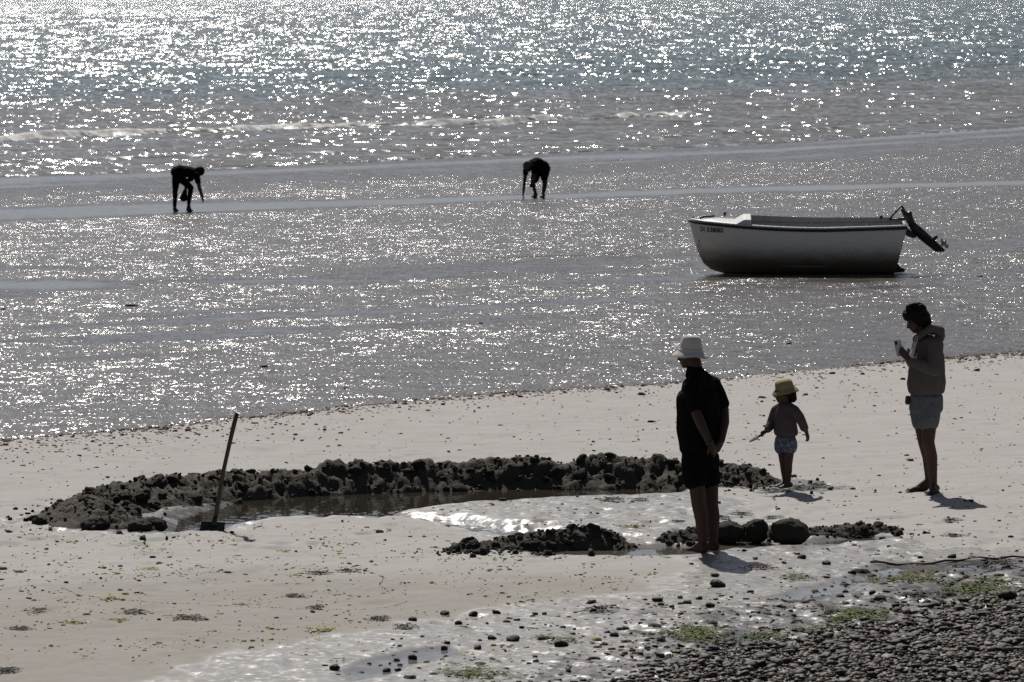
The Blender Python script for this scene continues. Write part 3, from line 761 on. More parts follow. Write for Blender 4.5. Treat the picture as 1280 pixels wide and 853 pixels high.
def limb(*pr): return [cap(pr[i][0], pr[i][1], pr[i + 1][0], pr[i + 1][1]) for i in range(len(pr) - 1)]
def head_prims(c, F, pitch=0.0, s=1.0):
    Rm = rot_of(F, pitch); c = Vector(c)
    L = lambda x, y, z: c + Rm @ Vector((x * s, y * s, z * s)); e = lambda x, y, z, a, b, d: E(L(x, y, z), (a * s, b * s, d * s), Rm)
    pr = [[e(-0.012, 0, 0.03, 0.096, 0.077, 0.088)],
          [e(0.02, 0, -0.03, 0.066, 0.060, 0.06), e(0.058, 0, -0.093, 0.022, 0.024, 0.018), e(-0.02, 0, -0.05, 0.05, 0.056, 0.03)],
          [e(0.085, 0, -0.005, 0.010, 0.008, 0.012), e(0.103, 0, -0.036, 0.012, 0.013, 0.010), e(0.082, 0, -0.04, 0.012, 0.018, 0.008)],
          [e(0.074, 0.03, 0.022, 0.014, 0.022, 0.009), e(0.074, -0.03, 0.022, 0.014, 0.022, 0.009)],
          [e(0.083, 0, -0.060, 0.010, 0.022, 0.006)], [e(0.080, 0, -0.070, 0.009, 0.020, 0.006)]]
    for sd in (-1, 1): pr.append([e(-0.012, sd * 0.078, -0.002, 0.018, 0.008, 0.030), e(-0.006, sd * 0.076, -0.018, 0.010, 0.007, 0.014)])
    return pr, L, Rm
def eyes(root, L, s=1.0):
    for sd in (-1, 1):
        bm = bmesh.new(); bmesh.ops.create_icosphere(bm, subdivisions=2, radius=0.011 * s)
        me = bpy.data.meshes.new('eye'); bm.to_mesh(me); bm.free(); o = mesh_obj('eye', me, M_eye, root); o.location = L(0.076, sd * 0.031, 0.0) - root.location
def hand_prims(w, d, n, s=1.0, curl=0.5, side=1, thumb=0.6):
    # w wrist, d direction of the fingers, n out of the back of the hand, curl 0 flat .. 1 fist
    d = Vector(d).normalized(); n = Vector(n); n = (n - d * n.dot(d)).normalized(); a = d.cross(n) * side      # a: towards the thumb side
    w = Vector(w); k = w + d * 0.085 * s
    pr = [[E(w, 0.024 * s), E(w + d * 0.03 * s + a * 0.022 * s, 0.017 * s), E(w + d * 0.03 * s - a * 0.02 * s, 0.016 * s), E(k + a * 0.03 * s, 0.013 * s), E(k - a * 0.028 * s, 0.012 * s)]]
    for i, (off, ln) in enumerate(((0.030, 0.070), (0.011, 0.079), (-0.009, 0.073), (-0.028, 0.057))):
        p = k + a * off * s; dirn = d.copy(); r = 0.0095 * s
        for j, fr in enumerate((0.45, 0.32, 0.25)):
            ang = curl * (0.75 + 0.35 * j) + 0.05 * i
            ax = a
            dirn = (Matrix.Rotation(ang if side > 0 else ang, 3, ax) @ dirn)
            if j == 0 and dirn.dot(n) > 0.02: dirn = (Matrix.Rotation(-2 * ang, 3, ax) @ dirn); a_sign = -1
            elif j == 0: a_sign = 1
            elif a_sign < 0: dirn = (Matrix.Rotation(-2 * ang, 3, ax) @ dirn)
            q = p + dirn * ln * fr * s; pr.append(cap(p, r, q, r * 0.92)); p = q; r *= 0.92
    t0 = w + d * 0.025 * s + a * 0.026 * s; t1 = t0 + (d * 0.6 + a * (1 - thumb * 0.5) - n * thumb * 0.7).normalized() * 0.042 * s; t2 = t1 + (d * 0.9 + a * 0.15 - n * thumb).normalized() * 0.032 * s
    pr += [cap(t0, 0.014 * s, t1, 0.011 * s), cap(t1, 0.011 * s, t2, 0.009 * s)]
    return pr
def lathe(name, prof, mat, parent, c, rot, seg=36, wob=0.0, seed=0):
    co, f = [], []
    rg = random.Random(seed); ph = [rg.uniform(0, 6.28) for _ in range(4)]
    for r, z in prof:
        for k in range(seg):
            th = 2 * math.pi * k / seg; e = wob * (r / 0.16) ** 2 * (math.sin(3 * th + ph[0]) + 0.6 * math.sin(5 * th + ph[1]))
            co.append(Vector(c) + rot @ Vector((r * math.cos(th), r * math.sin(th), z + e)) - parent_world(parent))
    n = len(prof)
    for i in range(n - 1):
        for k in range(seg): f.append((i * seg + k, (i + 1) * seg + k, (i + 1) * seg + (k + 1) % seg, i * seg + (k + 1) % seg))
    me = bpy.data.meshes.new(name); me.from_pydata(co, [], f); me.update()
    bm = bmesh.new(); bm.from_mesh(me); bmesh.ops.remove_doubles(bm, verts=bm.verts[:], dist=1e-4); bmesh.ops.recalc_face_normals(bm, faces=bm.faces[:]); bm.to_mesh(me); bm.free()
    return mesh_obj(name, me, mat, parent)
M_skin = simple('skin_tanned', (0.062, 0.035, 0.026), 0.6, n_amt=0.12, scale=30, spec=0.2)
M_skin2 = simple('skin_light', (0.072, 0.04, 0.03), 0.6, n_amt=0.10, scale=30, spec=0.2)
M_eye = simple('eye_dark', (0.02, 0.015, 0.012), 0.15)
def cloth(name, c, scale=60.0, amt=0.2):
    t = NT(name); P = t.obj(); n = t.noise(P, scale, 3, 0.7); n2 = t.noise(P, 7.0, 3, 0.6)
    cc = t.mix(n, col(*(v * (1 - amt) for v in c)), col(*(v * (1 + amt) for v in c)))
    t.base(cc); t.rough(0.95, 0.06); t.nrm(t.bump(t.math('ADD', t.math('MULTIPLY', n, 0.25), n2), 0.5, 0.012)); return t.m
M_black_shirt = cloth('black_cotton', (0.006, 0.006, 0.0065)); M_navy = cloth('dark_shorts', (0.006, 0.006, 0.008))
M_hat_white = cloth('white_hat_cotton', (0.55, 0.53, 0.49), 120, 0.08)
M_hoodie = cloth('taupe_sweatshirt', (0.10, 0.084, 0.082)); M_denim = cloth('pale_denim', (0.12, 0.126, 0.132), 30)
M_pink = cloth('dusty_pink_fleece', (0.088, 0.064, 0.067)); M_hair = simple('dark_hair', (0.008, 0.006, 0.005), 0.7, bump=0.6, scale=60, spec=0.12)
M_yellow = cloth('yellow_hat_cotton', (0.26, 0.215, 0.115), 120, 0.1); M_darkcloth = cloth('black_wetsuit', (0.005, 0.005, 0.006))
M_sandal = simple('sandal_dark', (0.03, 0.025, 0.022), 0.8); M_cord = simple('pale_cord', (0.55, 0.53, 0.5), 0.8)
def mat_pattern():
    t = NT('blue_print_cotton'); P = t.obj(); v = t.n('ShaderNodeTexVoronoi'); v.inputs['Scale'].default_value = 38; t.l(P, v.inputs['Vector'])
    t.base(t.mix(t.ramp(v.outputs['Distance'], 0.28, 0.42), col(0.22, 0.22, 0.24), col(0.085, 0.095, 0.135))); t.rough(0.9); return t.m
M_print = mat_pattern()

# ---- man in a white bucket hat, hands behind his back
g = G(881, 690); MY = g.y
Q = lambda px, py, dy=0.0: at(px, py, MY + dy)
man = empty('person', (g.x, g.y, 0)); man['label'] = 'person in white bucket hat, black shirt and dark shorts, hands clasped behind back'; man['category'] = 'person'
man['group'] = 'people on the beach'
MF = (-0.8, 0.6); MR = rot_of(MF)
hp, HL, HR = head_prims(Q(862.5, 443, 0.03), (-0.93, 0.36), 0.10, 1.02)
body = hp + [cap(Q(868, 452, 0.02), 0.056, Q(871, 470, 0.01), 0.064), [E(Q(872, 480, 0), (0.09, 0.17, 0.05), MR), E(Q(872, 545, 0), (0.10, 0.14, 0.07), MR)]]
lw, rw = Q(886.5, 553, -0.25), Q(902, 551, -0.10)
body += limb((Q(866, 483, -0.14), 0.055), (Q(870, 516, -0.20), 0.043), (Q(876, 530, -0.23), 0.044), (lw, 0.029))
body += limb((Q(893, 484, 0.15), 0.055), (Q(905, 513, 0.13), 0.043), (Q(905.5, 528, 0.05), 0.043), (rw, 0.029))
body += hand_prims(lw, Q(897, 568, -0.20) - lw, (0.75, -0.6, 0.2), 0.98, 0.35, 1)
body += hand_prims(rw, Q(894, 566, -0.17) - rw, (0.85, -0.4, 0.1), 0.98, 0.5, -1)
for hip, kn, calf, ank, heel, toe in ((Q(868, 572, -0.08), Q(873, 630, -0.10), Q(876.5, 646, -0.09), Q(878.5, 679, -0.09), Q(881, 688.5, -0.12), Q(863, 691, 0.02)),
                                      (Q(886, 572, 0.08), Q(889, 630, 0.07), Q(891.5, 646, 0.08), Q(891.5, 679, 0.07), Q(895, 687.5, 0.04), Q(876, 687, 0.18))):
    body += limb((hip, 0.085), (kn, 0.060), (calf, 0.058), (ank, 0.037))
    heel.z = 0.035; toe.z = 0.018; mid = heel.lerp(toe, 0.6); mid.z = 0.03
    body += [[E(ank, 0.036), E(heel, 0.034), E(mid, 0.034)], [E(heel, 0.033), E(mid, 0.034)], [E(mid, (0.034, 0.034, 0.028)), E(toe, (0.03, 0.03, 0.016))]]
    side = (toe - heel).cross(Vector((0, 0, 1))).normalized()
    for k in range(-2, 3): body.append(cap(toe + side * k * 0.014, 0.011, toe + (toe - heel).normalized() * (0.03 - 0.004 * abs(k)) + side * k * 0.015, 0.009))
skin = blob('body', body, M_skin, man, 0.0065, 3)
eyes(man, HL, 1.02)
shirt = [[E(Q(870, 478, 0), (0.085, 0.14, 0.05), MR), E(Q(872, 497, 0), (0.135, 0.185, 0.09), MR)],
         [E(Q(872.5, 497, 0), (0.168, 0.205, 0.09), MR), E(Q(873, 535, 0), (0.170, 0.205, 0.09), MR), E(Q(874, 562, 0), (0.160, 0.185, 0.05), MR)],
         [E(Q(872, 471, 0), (0.06, 0.09, 0.04), MR), E(Q(867, 482, -0.14), 0.066), E(Q(892, 481, 0.15), 0.066)],
         cap(Q(866, 485, -0.14), 0.070, Q(869, 508, -0.185), 0.062), cap(Q(893, 486, 0.15), 0.070, Q(902, 505, 0.14), 0.062),
         [E(Q(868, 459, 0.03), (0.066, 0.068, 0.02), MR), E(Q(869, 470, 0.01), (0.08, 0.09, 0.03), MR)],
         [E(Q(872, 462, -0.01), (0.05, 0.05, 0.02), MR), E(Q(884, 474, 0.06), 0.05), E(Q(868, 476, -0.08), 0.05)]]
blob('shirt', shirt, M_black_shirt, man, 0.008, 3, 0.007, 8.0, 2)
shorts = [[E(Q(873, 556, 0), (0.135, 0.155, 0.05), MR), E(Q(875, 580, 0), (0.14, 0.165, 0.05), MR)],
          cap(Q(867, 575, -0.07), 0.104, Q(868.5, 598, -0.085), 0.104), cap(Q(885, 575, 0.07), 0.098, Q(885.5, 598, 0.07), 0.095)]
blob('shorts', shorts, M_navy, man, 0.009, 3, 0.006, 9.0, 5)
hat_rot = rot_of((-0.93, 0.36), -0.06)
hprof = [(0.0005, 0.113), (0.040, 0.113), (0.066, 0.106), (0.081, 0.088), (0.091, 0.04), (0.099, 0.0), (0.104, -0.016), (0.124, -0.030), (0.144, -0.048), (0.153, -0.057), (0.154, -0.062), (0.148, -0.062), (0.125, -0.038), (0.098, -0.024), (0.088, 0.03), (0.075, 0.085), (0.0005, 0.1)]
hat = lathe('hat', hprof, M_hat_white, man, Q(863.5, 436.5, 0.03), hat_rot, 40, 0.006, 3)
lathe('hat_band', [(0.1055, -0.017), (0.1065, -0.013), (0.1015, 0.004), (0.0990, 0.004)], M_hat_white, hat, Q(863.5, 436.5, 0.03), hat_rot, 40)
wr = (Q(897, 568, -0.20) - lw).normalized().to_track_quat('Z', 'Y').to_matrix()
lathe('wristband', [(0.030, -0.012), (0.034, -0.010), (0.034, 0.010), (0.030, 0.012)], M_black, man, lw, wr, 20)

# ---- woman looking at her phone
g = G(1160, 615); WY = g.y
Q = lambda px, py, dy=0.0: at(px, py, WY + dy)
wom = empty('person', (g.x, g.y, 0)); wom['label'] = 'person with short dark hair, taupe hooded top and denim shorts, looking at a phone'; wom['category'] = 'person'
wom['group'] = 'people on the beach'
WF = (-0.90, -0.43); WR = rot_of(WF)
hp, HL, HR = head_prims(Q(1145.5, 399.5, 0), (-0.985, -0.17), 0.40, 1.02)
body = hp + [cap(Q(1149, 406, 0.01), 0.050, Q(1155, 424, 0.01), 0.058), [E(Q(1158, 432, 0), (0.085, 0.15, 0.05), WR), E(Q(1158, 500, 0), (0.10, 0.14, 0.06), WR)]]
lw, rw = Q(1135.5, 449, -0.20), Q(1135, 449, -0.06)
body += limb((Q(1168, 430, -0.16), 0.05), (Q(1166, 463, -0.22), 0.042), (lw, 0.028)) + limb((Q(1150, 430, 0.15), 0.05), (Q(1156, 463, 0.13), 0.042), (rw, 0.028))
body += hand_prims(lw, Q(1124, 436, -0.17) - lw, (0.1, -0.9, -0.5), 0.95, 0.45, 1) + hand_prims(rw, Q(1124, 437, -0.09) - rw, (-0.3, 0.8, -0.6), 0.95, 0.45, -1)
for hip, kn, calf, ank, heel, toe in ((Q(1162, 512, -0.08), Q(1160.5, 553, -0.11), Q(1164.5, 571, -0.09), Q(1167, 607, -0.09), Q(1171, 614, -0.06), Q(1161, 616.5, -0.26)),
                                      (Q(1150, 512, 0.09), Q(1155, 553, 0.06), Q(1160, 571, 0.08), Q(1161, 600, 0.10), Q(1162, 609, 0.10), Q(1138, 611, 0.02))):
    body += limb((hip, 0.088), (kn, 0.058), (calf, 0.056), (ank, 0.034))
    heel.z = 0.04; toe.z = 0.024; mid = heel.lerp(toe, 0.6); mid.z = 0.034
    body += [[E(ank, 0.033), E(heel, 0.031), E(mid, 0.03)], [E(heel, 0.03), E(mid, 0.032)], [E(mid, (0.032, 0.032, 0.024)), E(toe, (0.028, 0.028, 0.014))]]
    side = (toe - heel).cross(Vector((0, 0, 1))).normalized()
    for k in range(-2, 3): body.append(cap(toe + side * k * 0.013, 0.010, toe + (toe - heel).normalized() * (0.026 - 0.004 * abs(k)) + side * k * 0.014, 0.008))
    # flip-flop under the foot
    f_ = (toe - heel).normalized(); f_.z = 0; cc = heel.lerp(toe, 0.53); cc.z = 0.012
    rm = rot_of((f_.x, f_.y))
    sole = [[E(cc - f_ * 0.09, (0.045, 0.038, 0.009), rm), E(cc + f_ * 0.10, (0.05, 0.048, 0.009), rm)],
            cap(cc + f_ * 0.10 + Vector((0, 0, 0.02)), 0.007, mid + side * 0.035 + Vector((0, 0, 0.005)), 0.008), cap(cc + f_ * 0.10 + Vector((0, 0, 0.02)), 0.007, mid - side * 0.035 + Vector((0, 0, 0.005)), 0.008)]
    blob('flip_flop', sole, M_sandal, wom, 0.006, 1)
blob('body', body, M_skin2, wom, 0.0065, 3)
eyes(wom, HL, 1.02)
e = lambda x, y, z, a, b, d: E(HL(x, y, z), (a, b, d), HR)
hair = [[e(-0.02, 0, 0.055, 0.108, 0.094, 0.098)], [e(-0.06, 0, 0.0, 0.07, 0.086, 0.085)], [e(0.05, 0.0, 0.075, 0.05, 0.075, 0.045), e(0.078, 0.01, 0.05, 0.024, 0.058, 0.022)],
        [e(-0.02, 0.074, 0.0, 0.06, 0.024, 0.07)], [e(-0.02, -0.074, 0.0, 0.06, 0.024, 0.07)], [e(0.0, 0.02, 0.13, 0.055, 0.045, 0.03)], [e(-0.075, 0, -0.045, 0.045, 0.075, 0.06)]]
blob('hair', hair, M_hair, wom, 0.008, 2, 0.010, 26.0, 4)
top = [[E(Q(1158, 428, 0), (0.09, 0.13, 0.05), WR), E(Q(1159, 447, 0), (0.150, 0.185, 0.09), WR)],
       [E(Q(1159, 447, 0), (0.15, 0.185, 0.09), WR), E(Q(1158, 478, 0), (0.175, 0.19, 0.09), WR), E(Q(1158, 489, 0), (0.165, 0.18, 0.05), WR)],
       [E(Q(1157, 424, 0), (0.06, 0.08, 0.04), WR), E(Q(1168, 431, -0.155), 0.062), E(Q(1150, 431, 0.15), 0.062)],
       cap(Q(1169, 432, -0.16), 0.072, Q(1167, 461, -0.225), 0.066), cap(Q(1167, 462, -0.225), 0.064, Q(1139.5, 452, -0.205), 0.043),
       cap(Q(1150, 432, 0.15), 0.072, Q(1156, 461, 0.14), 0.064), cap(Q(1156, 462, 0.14), 0.062, Q(1139, 452, -0.03), 0.043)]
hoodie = blob('hooded_top', top, M_hoodie, wom, 0.008, 3, 0.009, 7.0, 9)
hood = [cap(Q(1150, 420, -0.09), 0.030, Q(1163, 411, -0.10), 0.034), cap(Q(1163, 411, -0.10), 0.036, Q(1175, 414, -0.03), 0.045), cap(Q(1175, 415, -0.03), 0.045, Q(1172, 413, 0.08), 0.042),
        cap(Q(1172, 413, 0.08), 0.036, Q(1156, 415, 0.12), 0.032), cap(Q(1175, 420, -0.02), 0.045, Q(1172, 425, 0.03), 0.05), cap(Q(1156, 415, 0.12), 0.03, Q(1146, 422, 0.06), 0.025), cap(Q(1150, 420, -0.09), 0.03, Q(1144, 424, -0.04), 0.025),
        [E(Q(1160, 424, 0), (0.07, 0.10, 0.04), WR)]]
blob('hood', hood, M_hoodie, hoodie, 0.008, 2, 0.006, 12.0, 3)
for a, b, c in (((1145, 420, -0.14), (1141, 432, -0.22), (1136.5, 443, -0.24)), ((1147.5, 421, -0.18), (1144, 433, -0.25), (1140, 447, -0.27))):
    me = tube_mesh('drawstring', [Q(*a) - wom.location, Q(*b) - wom.location, Q(*c) - wom.location], 0.005, 6); mesh_obj('drawstring', me, M_cord, wom)
sh = [[E(Q(1158, 496, 0), (0.150, 0.17, 0.05), WR), E(Q(1157.5, 512, 0), (0.155, 0.175, 0.05), WR)],
      cap(Q(1162, 512, -0.08), 0.105, Q(1160.5, 527, -0.09), 0.100), cap(Q(1150.5, 512, 0.08), 0.100, Q(1152, 527, 0.08), 0.096)]
blob('shorts', sh, M_denim, wom, 0.008, 2, 0.006, 10.0, 6)
blob('belt_pouch', [cap(Q(1134.5, 497, -0.02), 0.022, Q(1134.5, 503, -0.02), 0.026)], M_black, wom, 0.006, 1)
# phone in the hands
pc = Q(1123.5, 435.5, -0.13); ph = empty('phone', pc); tag(ph, 'white-backed phone held up in the hands of the person in the hooded top', 'phone')
pr_ = Matrix.Rotation(R(-8), 4, 'Y') @ Matrix.Rotation(R(20), 4, 'Z') @ Matrix.Rotation(R(-12), 4, 'X')
M_phone = simple('phone_white', (0.5, 0.5, 0.5), 0.3); M_lens = simple('phone_lens', (0.01, 0.01, 0.012), 0.1)
bm = box_mesh('case', (-0.036, -0.005, -0.075), (0.036, 0.005, 0.075), 0.003)
c1 = mesh_obj('case', bm, M_phone, ph, smooth=False); ph.rotation_euler = pr_.to_euler()
mesh_obj('screen', box_mesh('screen', (-0.033, 0.0055, -0.071), (0.033, 0.007, 0.071), 0.0), M_lens, ph, smooth=False)
mesh_obj('camera_bump', box_mesh('camera_bump', (-0.030, -0.0085, 0.035), (-0.006, -0.0052, 0.066), 0.001), M_lens, ph, smooth=False)

# ---- child with a yellow hat and a toy spade
g = G(982, 612); CY = g.y
Q = lambda px, py, dy=0.0: at(px, py, CY + dy)
kid = empty('person', (g.x, g.y, 0)); kid['label'] = 'small child in yellow sun hat, pink top and printed shorts, holding a toy spade'; kid['category'] = 'person'
kid['group'] = 'people on the beach'
KF = (-0.80, -0.60); KR = rot_of(KF)
hp, HL, HR = head_prims(Q(978.5, 490.5, 0), (-0.88, -0.47), 0.12, 0.86)
body = hp + [cap(Q(981, 497, 0), 0.036, Q(982, 507, 0), 0.04), [E(Q(982, 512, 0), (0.06, 0.09, 0.03), KR), E(Q(982, 550, 0), (0.07, 0.09, 0.05), KR)]]
rw, lw = Q(957.5, 538.5, 0.02), Q(1008, 540, -0.14)
body += limb((Q(970, 511, 0.09), 0.033), (Q(964.5, 529, 0.10), 0.028), (rw, 0.020)) + limb((Q(993, 511, -0.09), 0.033), (Q(1002, 527, -0.14), 0.028), (lw, 0.020))
body += hand_prims(rw, (-0.75, -0.25, -0.35), (0.2, 0.6, 0.8), 0.62, 0.95, 1) + hand_prims(lw, (0.25, -0.1, -1), (0.7, -0.6, 0.0), 0.62, 0.35, -1)
for hip, kn, calf, ank, heel, toe in ((Q(987, 556, -0.045), Q(985.5, 581, -0.06), Q(985.5, 588, -0.05), Q(985, 604, -0.05), Q(988.5, 610, -0.02), Q(976, 614, -0.13)),
                                      (Q(977.5, 556, 0.045), Q(979.5, 580, 0.03), Q(980.5, 588, 0.04), Q(981.5, 602, 0.04), Q(985, 607, 0.06), Q(970.5, 609, -0.03))):
    body += limb((hip, 0.055), (kn, 0.038), (calf, 0.037), (ank, 0.024))
    heel.z = 0.045; toe.z = 0.034; mid = heel.lerp(toe, 0.6); mid.z = 0.040
    body += [[E(ank, 0.024), E(heel, 0.023), E(mid, 0.022)], [E(mid, (0.024, 0.024, 0.02)), E(toe, (0.022, 0.022, 0.012))]]
    side = (toe - heel).cross(Vector((0, 0, 1))).normalized()
    for k in range(-2, 3): body.append(cap(toe + side * k * 0.009, 0.008, toe + (toe - heel).normalized() * 0.016 + side * k * 0.0095, 0.007))
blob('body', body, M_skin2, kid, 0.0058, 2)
eyes(kid, HL, 0.86)
e = lambda x, y, z, a, b, d: E(HL(x, y, z), (a, b, d), HR)
blob('hair', [[e(-0.02, 0, 0.015, 0.082, 0.072, 0.07)], [e(-0.06, 0.02, 0.0, 0.045, 0.06, 0.06), e(-0.075, 0.03, -0.075, 0.035, 0.05, 0.04)], [e(-0.095, 0.03, -0.03, 0.035, 0.045, 0.05), e(-0.10, 0.04, -0.08, 0.03, 0.035, 0.04)]], M_hair, kid, 0.007, 2, 0.006, 30, 8)
ktop = [[E(Q(982, 507, 0), (0.06, 0.085, 0.03), KR), E(Q(982, 522, 0), (0.095, 0.115, 0.06), KR), E(Q(982.5, 541, 0), (0.105, 0.12, 0.05), KR)],
        [E(Q(982, 506, 0), (0.05, 0.06, 0.025), KR), E(Q(971, 512, 0.085), 0.043), E(Q(993, 512, -0.085), 0.043)],
        cap(Q(970.5, 513, 0.09), 0.046, Q(964.5, 528, 0.10), 0.044), cap(Q(964.5, 529, 0.10), 0.043, Q(960, 536.5, 0.03), 0.034),
        cap(Q(993.5, 513, -0.09), 0.046, Q(1001.5, 527, -0.14), 0.044), cap(Q(1001.5, 527, -0.14), 0.043, Q(1005.5, 535, -0.14), 0.035)]
blob('top', ktop, M_pink, kid, 0.007, 2, 0.007, 10.0, 3)
blob('shorts', [[E(Q(982, 548, 0), (0.09, 0.105, 0.03), KR), E(Q(982, 556, 0), (0.10, 0.115, 0.03), KR)], cap(Q(987, 554, -0.045), 0.068, Q(987, 560, -0.045), 0.068), cap(Q(977, 554, 0.045), 0.068, Q(977, 560, 0.045), 0.066)], M_print, kid, 0.007, 2, 0.006, 14.0, 1)
kr = rot_of((-0.93, -0.37), 0.22)
khat = lathe('sun_hat', [(0.0005, 0.066), (0.040, 0.066), (0.070, 0.060), (0.082, 0.044), (0.088, 0.0), (0.090, -0.014), (0.106, -0.028), (0.124, -0.048), (0.126, -0.053), (0.121, -0.053), (0.104, -0.034), (0.086, -0.02), (0.076, 0.04), (0.0005, 0.058)], M_yellow, kid, Q(980.5, 484, 0), kr, 36, 0.010, 5)
toy = empty('toy_spade', Q(956, 541, 0.0)); tag(toy, 'small dark toy spade in the right hand of the child', 'spade')
a, b, c = Q(956.5, 541, 0.0), Q(948, 546, -0.03), Q(936.8, 552.5, -0.07)
mesh_obj('handle', tube_mesh('handle', [Q(960, 539, 0.02) - toy.location, b - toy.location], 0.010, 8), M_sandal, toy)
ax = (c - b).normalized(); sd = Vector((-0.3, 0.9, 0.3)); sd = (sd - ax * sd.dot(ax)).normalized()
blob('blade', [[E(b, 0.008), E(b + ax * 0.03 + sd * 0.026, 0.006), E(b + ax * 0.03 - sd * 0.026, 0.006), E(c, 0.006)]], M_sandal, toy, 0.005, 1)

# ---- two people bending down far out on the flat
g = G(229, 264.5, Z_FLAT); BY = g.y
Q = lambda px, py, dy=0.0: at(px, py, BY + dy)
b1 = empty('person', (g.x, g.y, Z_FLAT)); b1['label'] = 'person in black bending down to the right, leftmost on the wet flat'; b1['category'] = 'person'
b1['group'] = 'people bending on the wet flat'
hp, HL, HR = head_prims(Q(248, 215.5, 0), (1, -0.15), 1.35, 1.0)
lw = Q(253, 246.5, -0.15); rw = Q(232, 236, 0.12)
def stride(hip, kn, ank, heel, toe, zf):
    heel.z = zf + 0.035; toe.z = zf + 0.02; mid = heel.lerp(toe, 0.6); mid.z = zf + 0.032
    return limb((hip, 0.085), (kn, 0.054), (kn.lerp(ank, 0.3), 0.051), (ank, 0.035)) + [[E(ank, 0.038), E(heel, 0.036), E(mid, 0.036)], [E(heel, 0.035), E(mid, 0.036)], [E(mid, 0.034), E(toe, (0.036, 0.036, 0.02))]]
body = hp + [cap(Q(247, 216.5, 0), 0.055, Q(243.5, 217, 0), 0.065)]
body += stride(Q(220.5, 222, 0.10), Q(219, 240, 0.14), Q(218.3, 261, 0.10), Q(217.8, 264.5, 0.1), Q(221.5, 265.5, 0.08), Z_FLAT)
body += stride(Q(223.5, 221, -0.10), Q(239, 235, -0.14), Q(235.8, 257.5, -0.12), Q(234.6, 261.5, -0.12), Q(239.6, 262, -0.14), Z_FLAT)
body += limb((Q(246.5, 220.5, -0.17), 0.05), (Q(249.5, 236, -0.18), 0.042), (lw, 0.03)) + hand_prims(lw, (0.25, 0, -1), (1, -0.2, 0.2), 1.0, 0.6, 1)
body += limb((Q(243, 221, 0.17), 0.05), (Q(233, 227, 0.20), 0.042), (rw, 0.03)) + hand_prims(rw, (0, -0.1, -1), (0, 1, 0), 1.0, 0.9, -1)
body += [[E(Q(222, 215, 0), (0.12, 0.15, 0.11)), E(Q(241, 216.5, 0), (0.10, 0.17, 0.09))]]
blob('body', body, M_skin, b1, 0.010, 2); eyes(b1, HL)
blob('shirt', [[E(Q(224, 214, 0), (0.12, 0.16, 0.125)), E(Q(242, 215.5, 0), (0.10, 0.18, 0.105))], cap(Q(245.5, 219, -0.17), 0.066, Q(247.5, 227, -0.18), 0.06), cap(Q(242.5, 219, 0.17), 0.066, Q(238, 224, 0.19), 0.06)], M_darkcloth, b1, 0.012, 2, 0.008, 7, 2)
blob('leggings', [[E(Q(220.5, 215.5, 0), (0.125, 0.17, 0.135)), E(Q(224, 217.5, 0), (0.12, 0.17, 0.12))], cap(Q(220.5, 222, 0.09), 0.10, Q(219, 239, 0.14), 0.060), cap(Q(224, 221, -0.09), 0.105, Q(238.5, 235, -0.14), 0.062), cap(Q(219, 239, 0.14), 0.058, Q(218.4, 258, 0.11), 0.04), cap(Q(238.6, 235, -0.14), 0.060, Q(236, 254.5, -0.12), 0.042)], M_darkcloth, b1, 0.012, 2, 0.005, 9, 4)
e = lambda x, y, z, a, b, d: E(HL(x, y, z), (a, b, d), HR)
blob('hair', [[e(-0.02, 0, 0.05, 0.105, 0.088, 0.092)], [e(-0.06, 0, 0.0, 0.06, 0.08, 0.07)]], M_hair, b1, 0.011, 2, 0.006, 26, 3)
bag = empty('bag', Q(230, 252, 0.12)); tag(bag, 'dark sack hanging from the hand of the left bending person', 'bag')
blob('sack', [[E(Q(230.8, 240, 0.12), 0.035), E(Q(229.8, 248, 0.12), (0.085, 0.07, 0.07))]], M_darkcloth, bag, 0.010, 2, 0.010, 9, 3)
mesh_obj('strap', tube_mesh('strap', [Q(231.8, 237, 0.12) - bag.location, Q(231, 240.5, 0.12) - bag.location], 0.018, 6), M_darkcloth, bag)

g = G(671, 246.5, Z_FLAT); BY = g.y
Q = lambda px, py, dy=0.0: at(px, py, BY + dy)
b2 = empty('person', (g.x, g.y, Z_FLAT)); b2['label'] = 'person in dark shirt and shorts bending down over the long puddle'; b2['category'] = 'person'
b2['group'] = 'people bending on the wet flat'
BF = (-0.86, -0.5); BR = rot_of(BF)
hp, HL, HR = head_prims(Q(660, 209, -0.32), (-0.8, -0.6), 1.0, 1.0)
lw = Q(654.3, 240.5, -0.35); rw = Q(665.5, 227.5, -0.05)
body = hp + [cap(Q(661.5, 207, -0.26), 0.055, Q(664, 206, -0.18), 0.065)]
body += stride(Q(669.5, 217, 0.06), Q(665.8, 229, -0.02), Q(669.3, 241.5, 0.06), Q(670.5, 245.3, 0.08), Q(665.6, 246, -0.02), Z_FLAT)
body += stride(Q(681, 217, -0.10), Q(681, 232, -0.16), Q(678.8, 243.5, -0.10), Q(680, 246.5, -0.06), Q(676.2, 247.5, -0.22), Z_FLAT)
body += limb((Q(657.5, 210, -0.12), 0.05), (Q(655.8, 227, -0.28), 0.042), (lw, 0.03)) + hand_prims(lw, (-0.15, -0.1, -1), (-1, 0.2, 0), 1.0, 0.5, -1)
body += limb((Q(667, 210, -0.32), 0.05), (Q(669, 221, -0.30), 0.042), (rw, 0.03)) + hand_prims(rw, (-0.4, -0.2, -0.8), (-0.6, -0.5, 0.5), 1.0, 0.5, 1)
body += [[E(Q(679.5, 210, 0), (0.13, 0.15, 0.12), BR), E(Q(664.5, 206, -0.17), (0.10, 0.17, 0.09), BR)]]
blob('body', body, M_skin, b2, 0.010, 2); eyes(b2, HL)
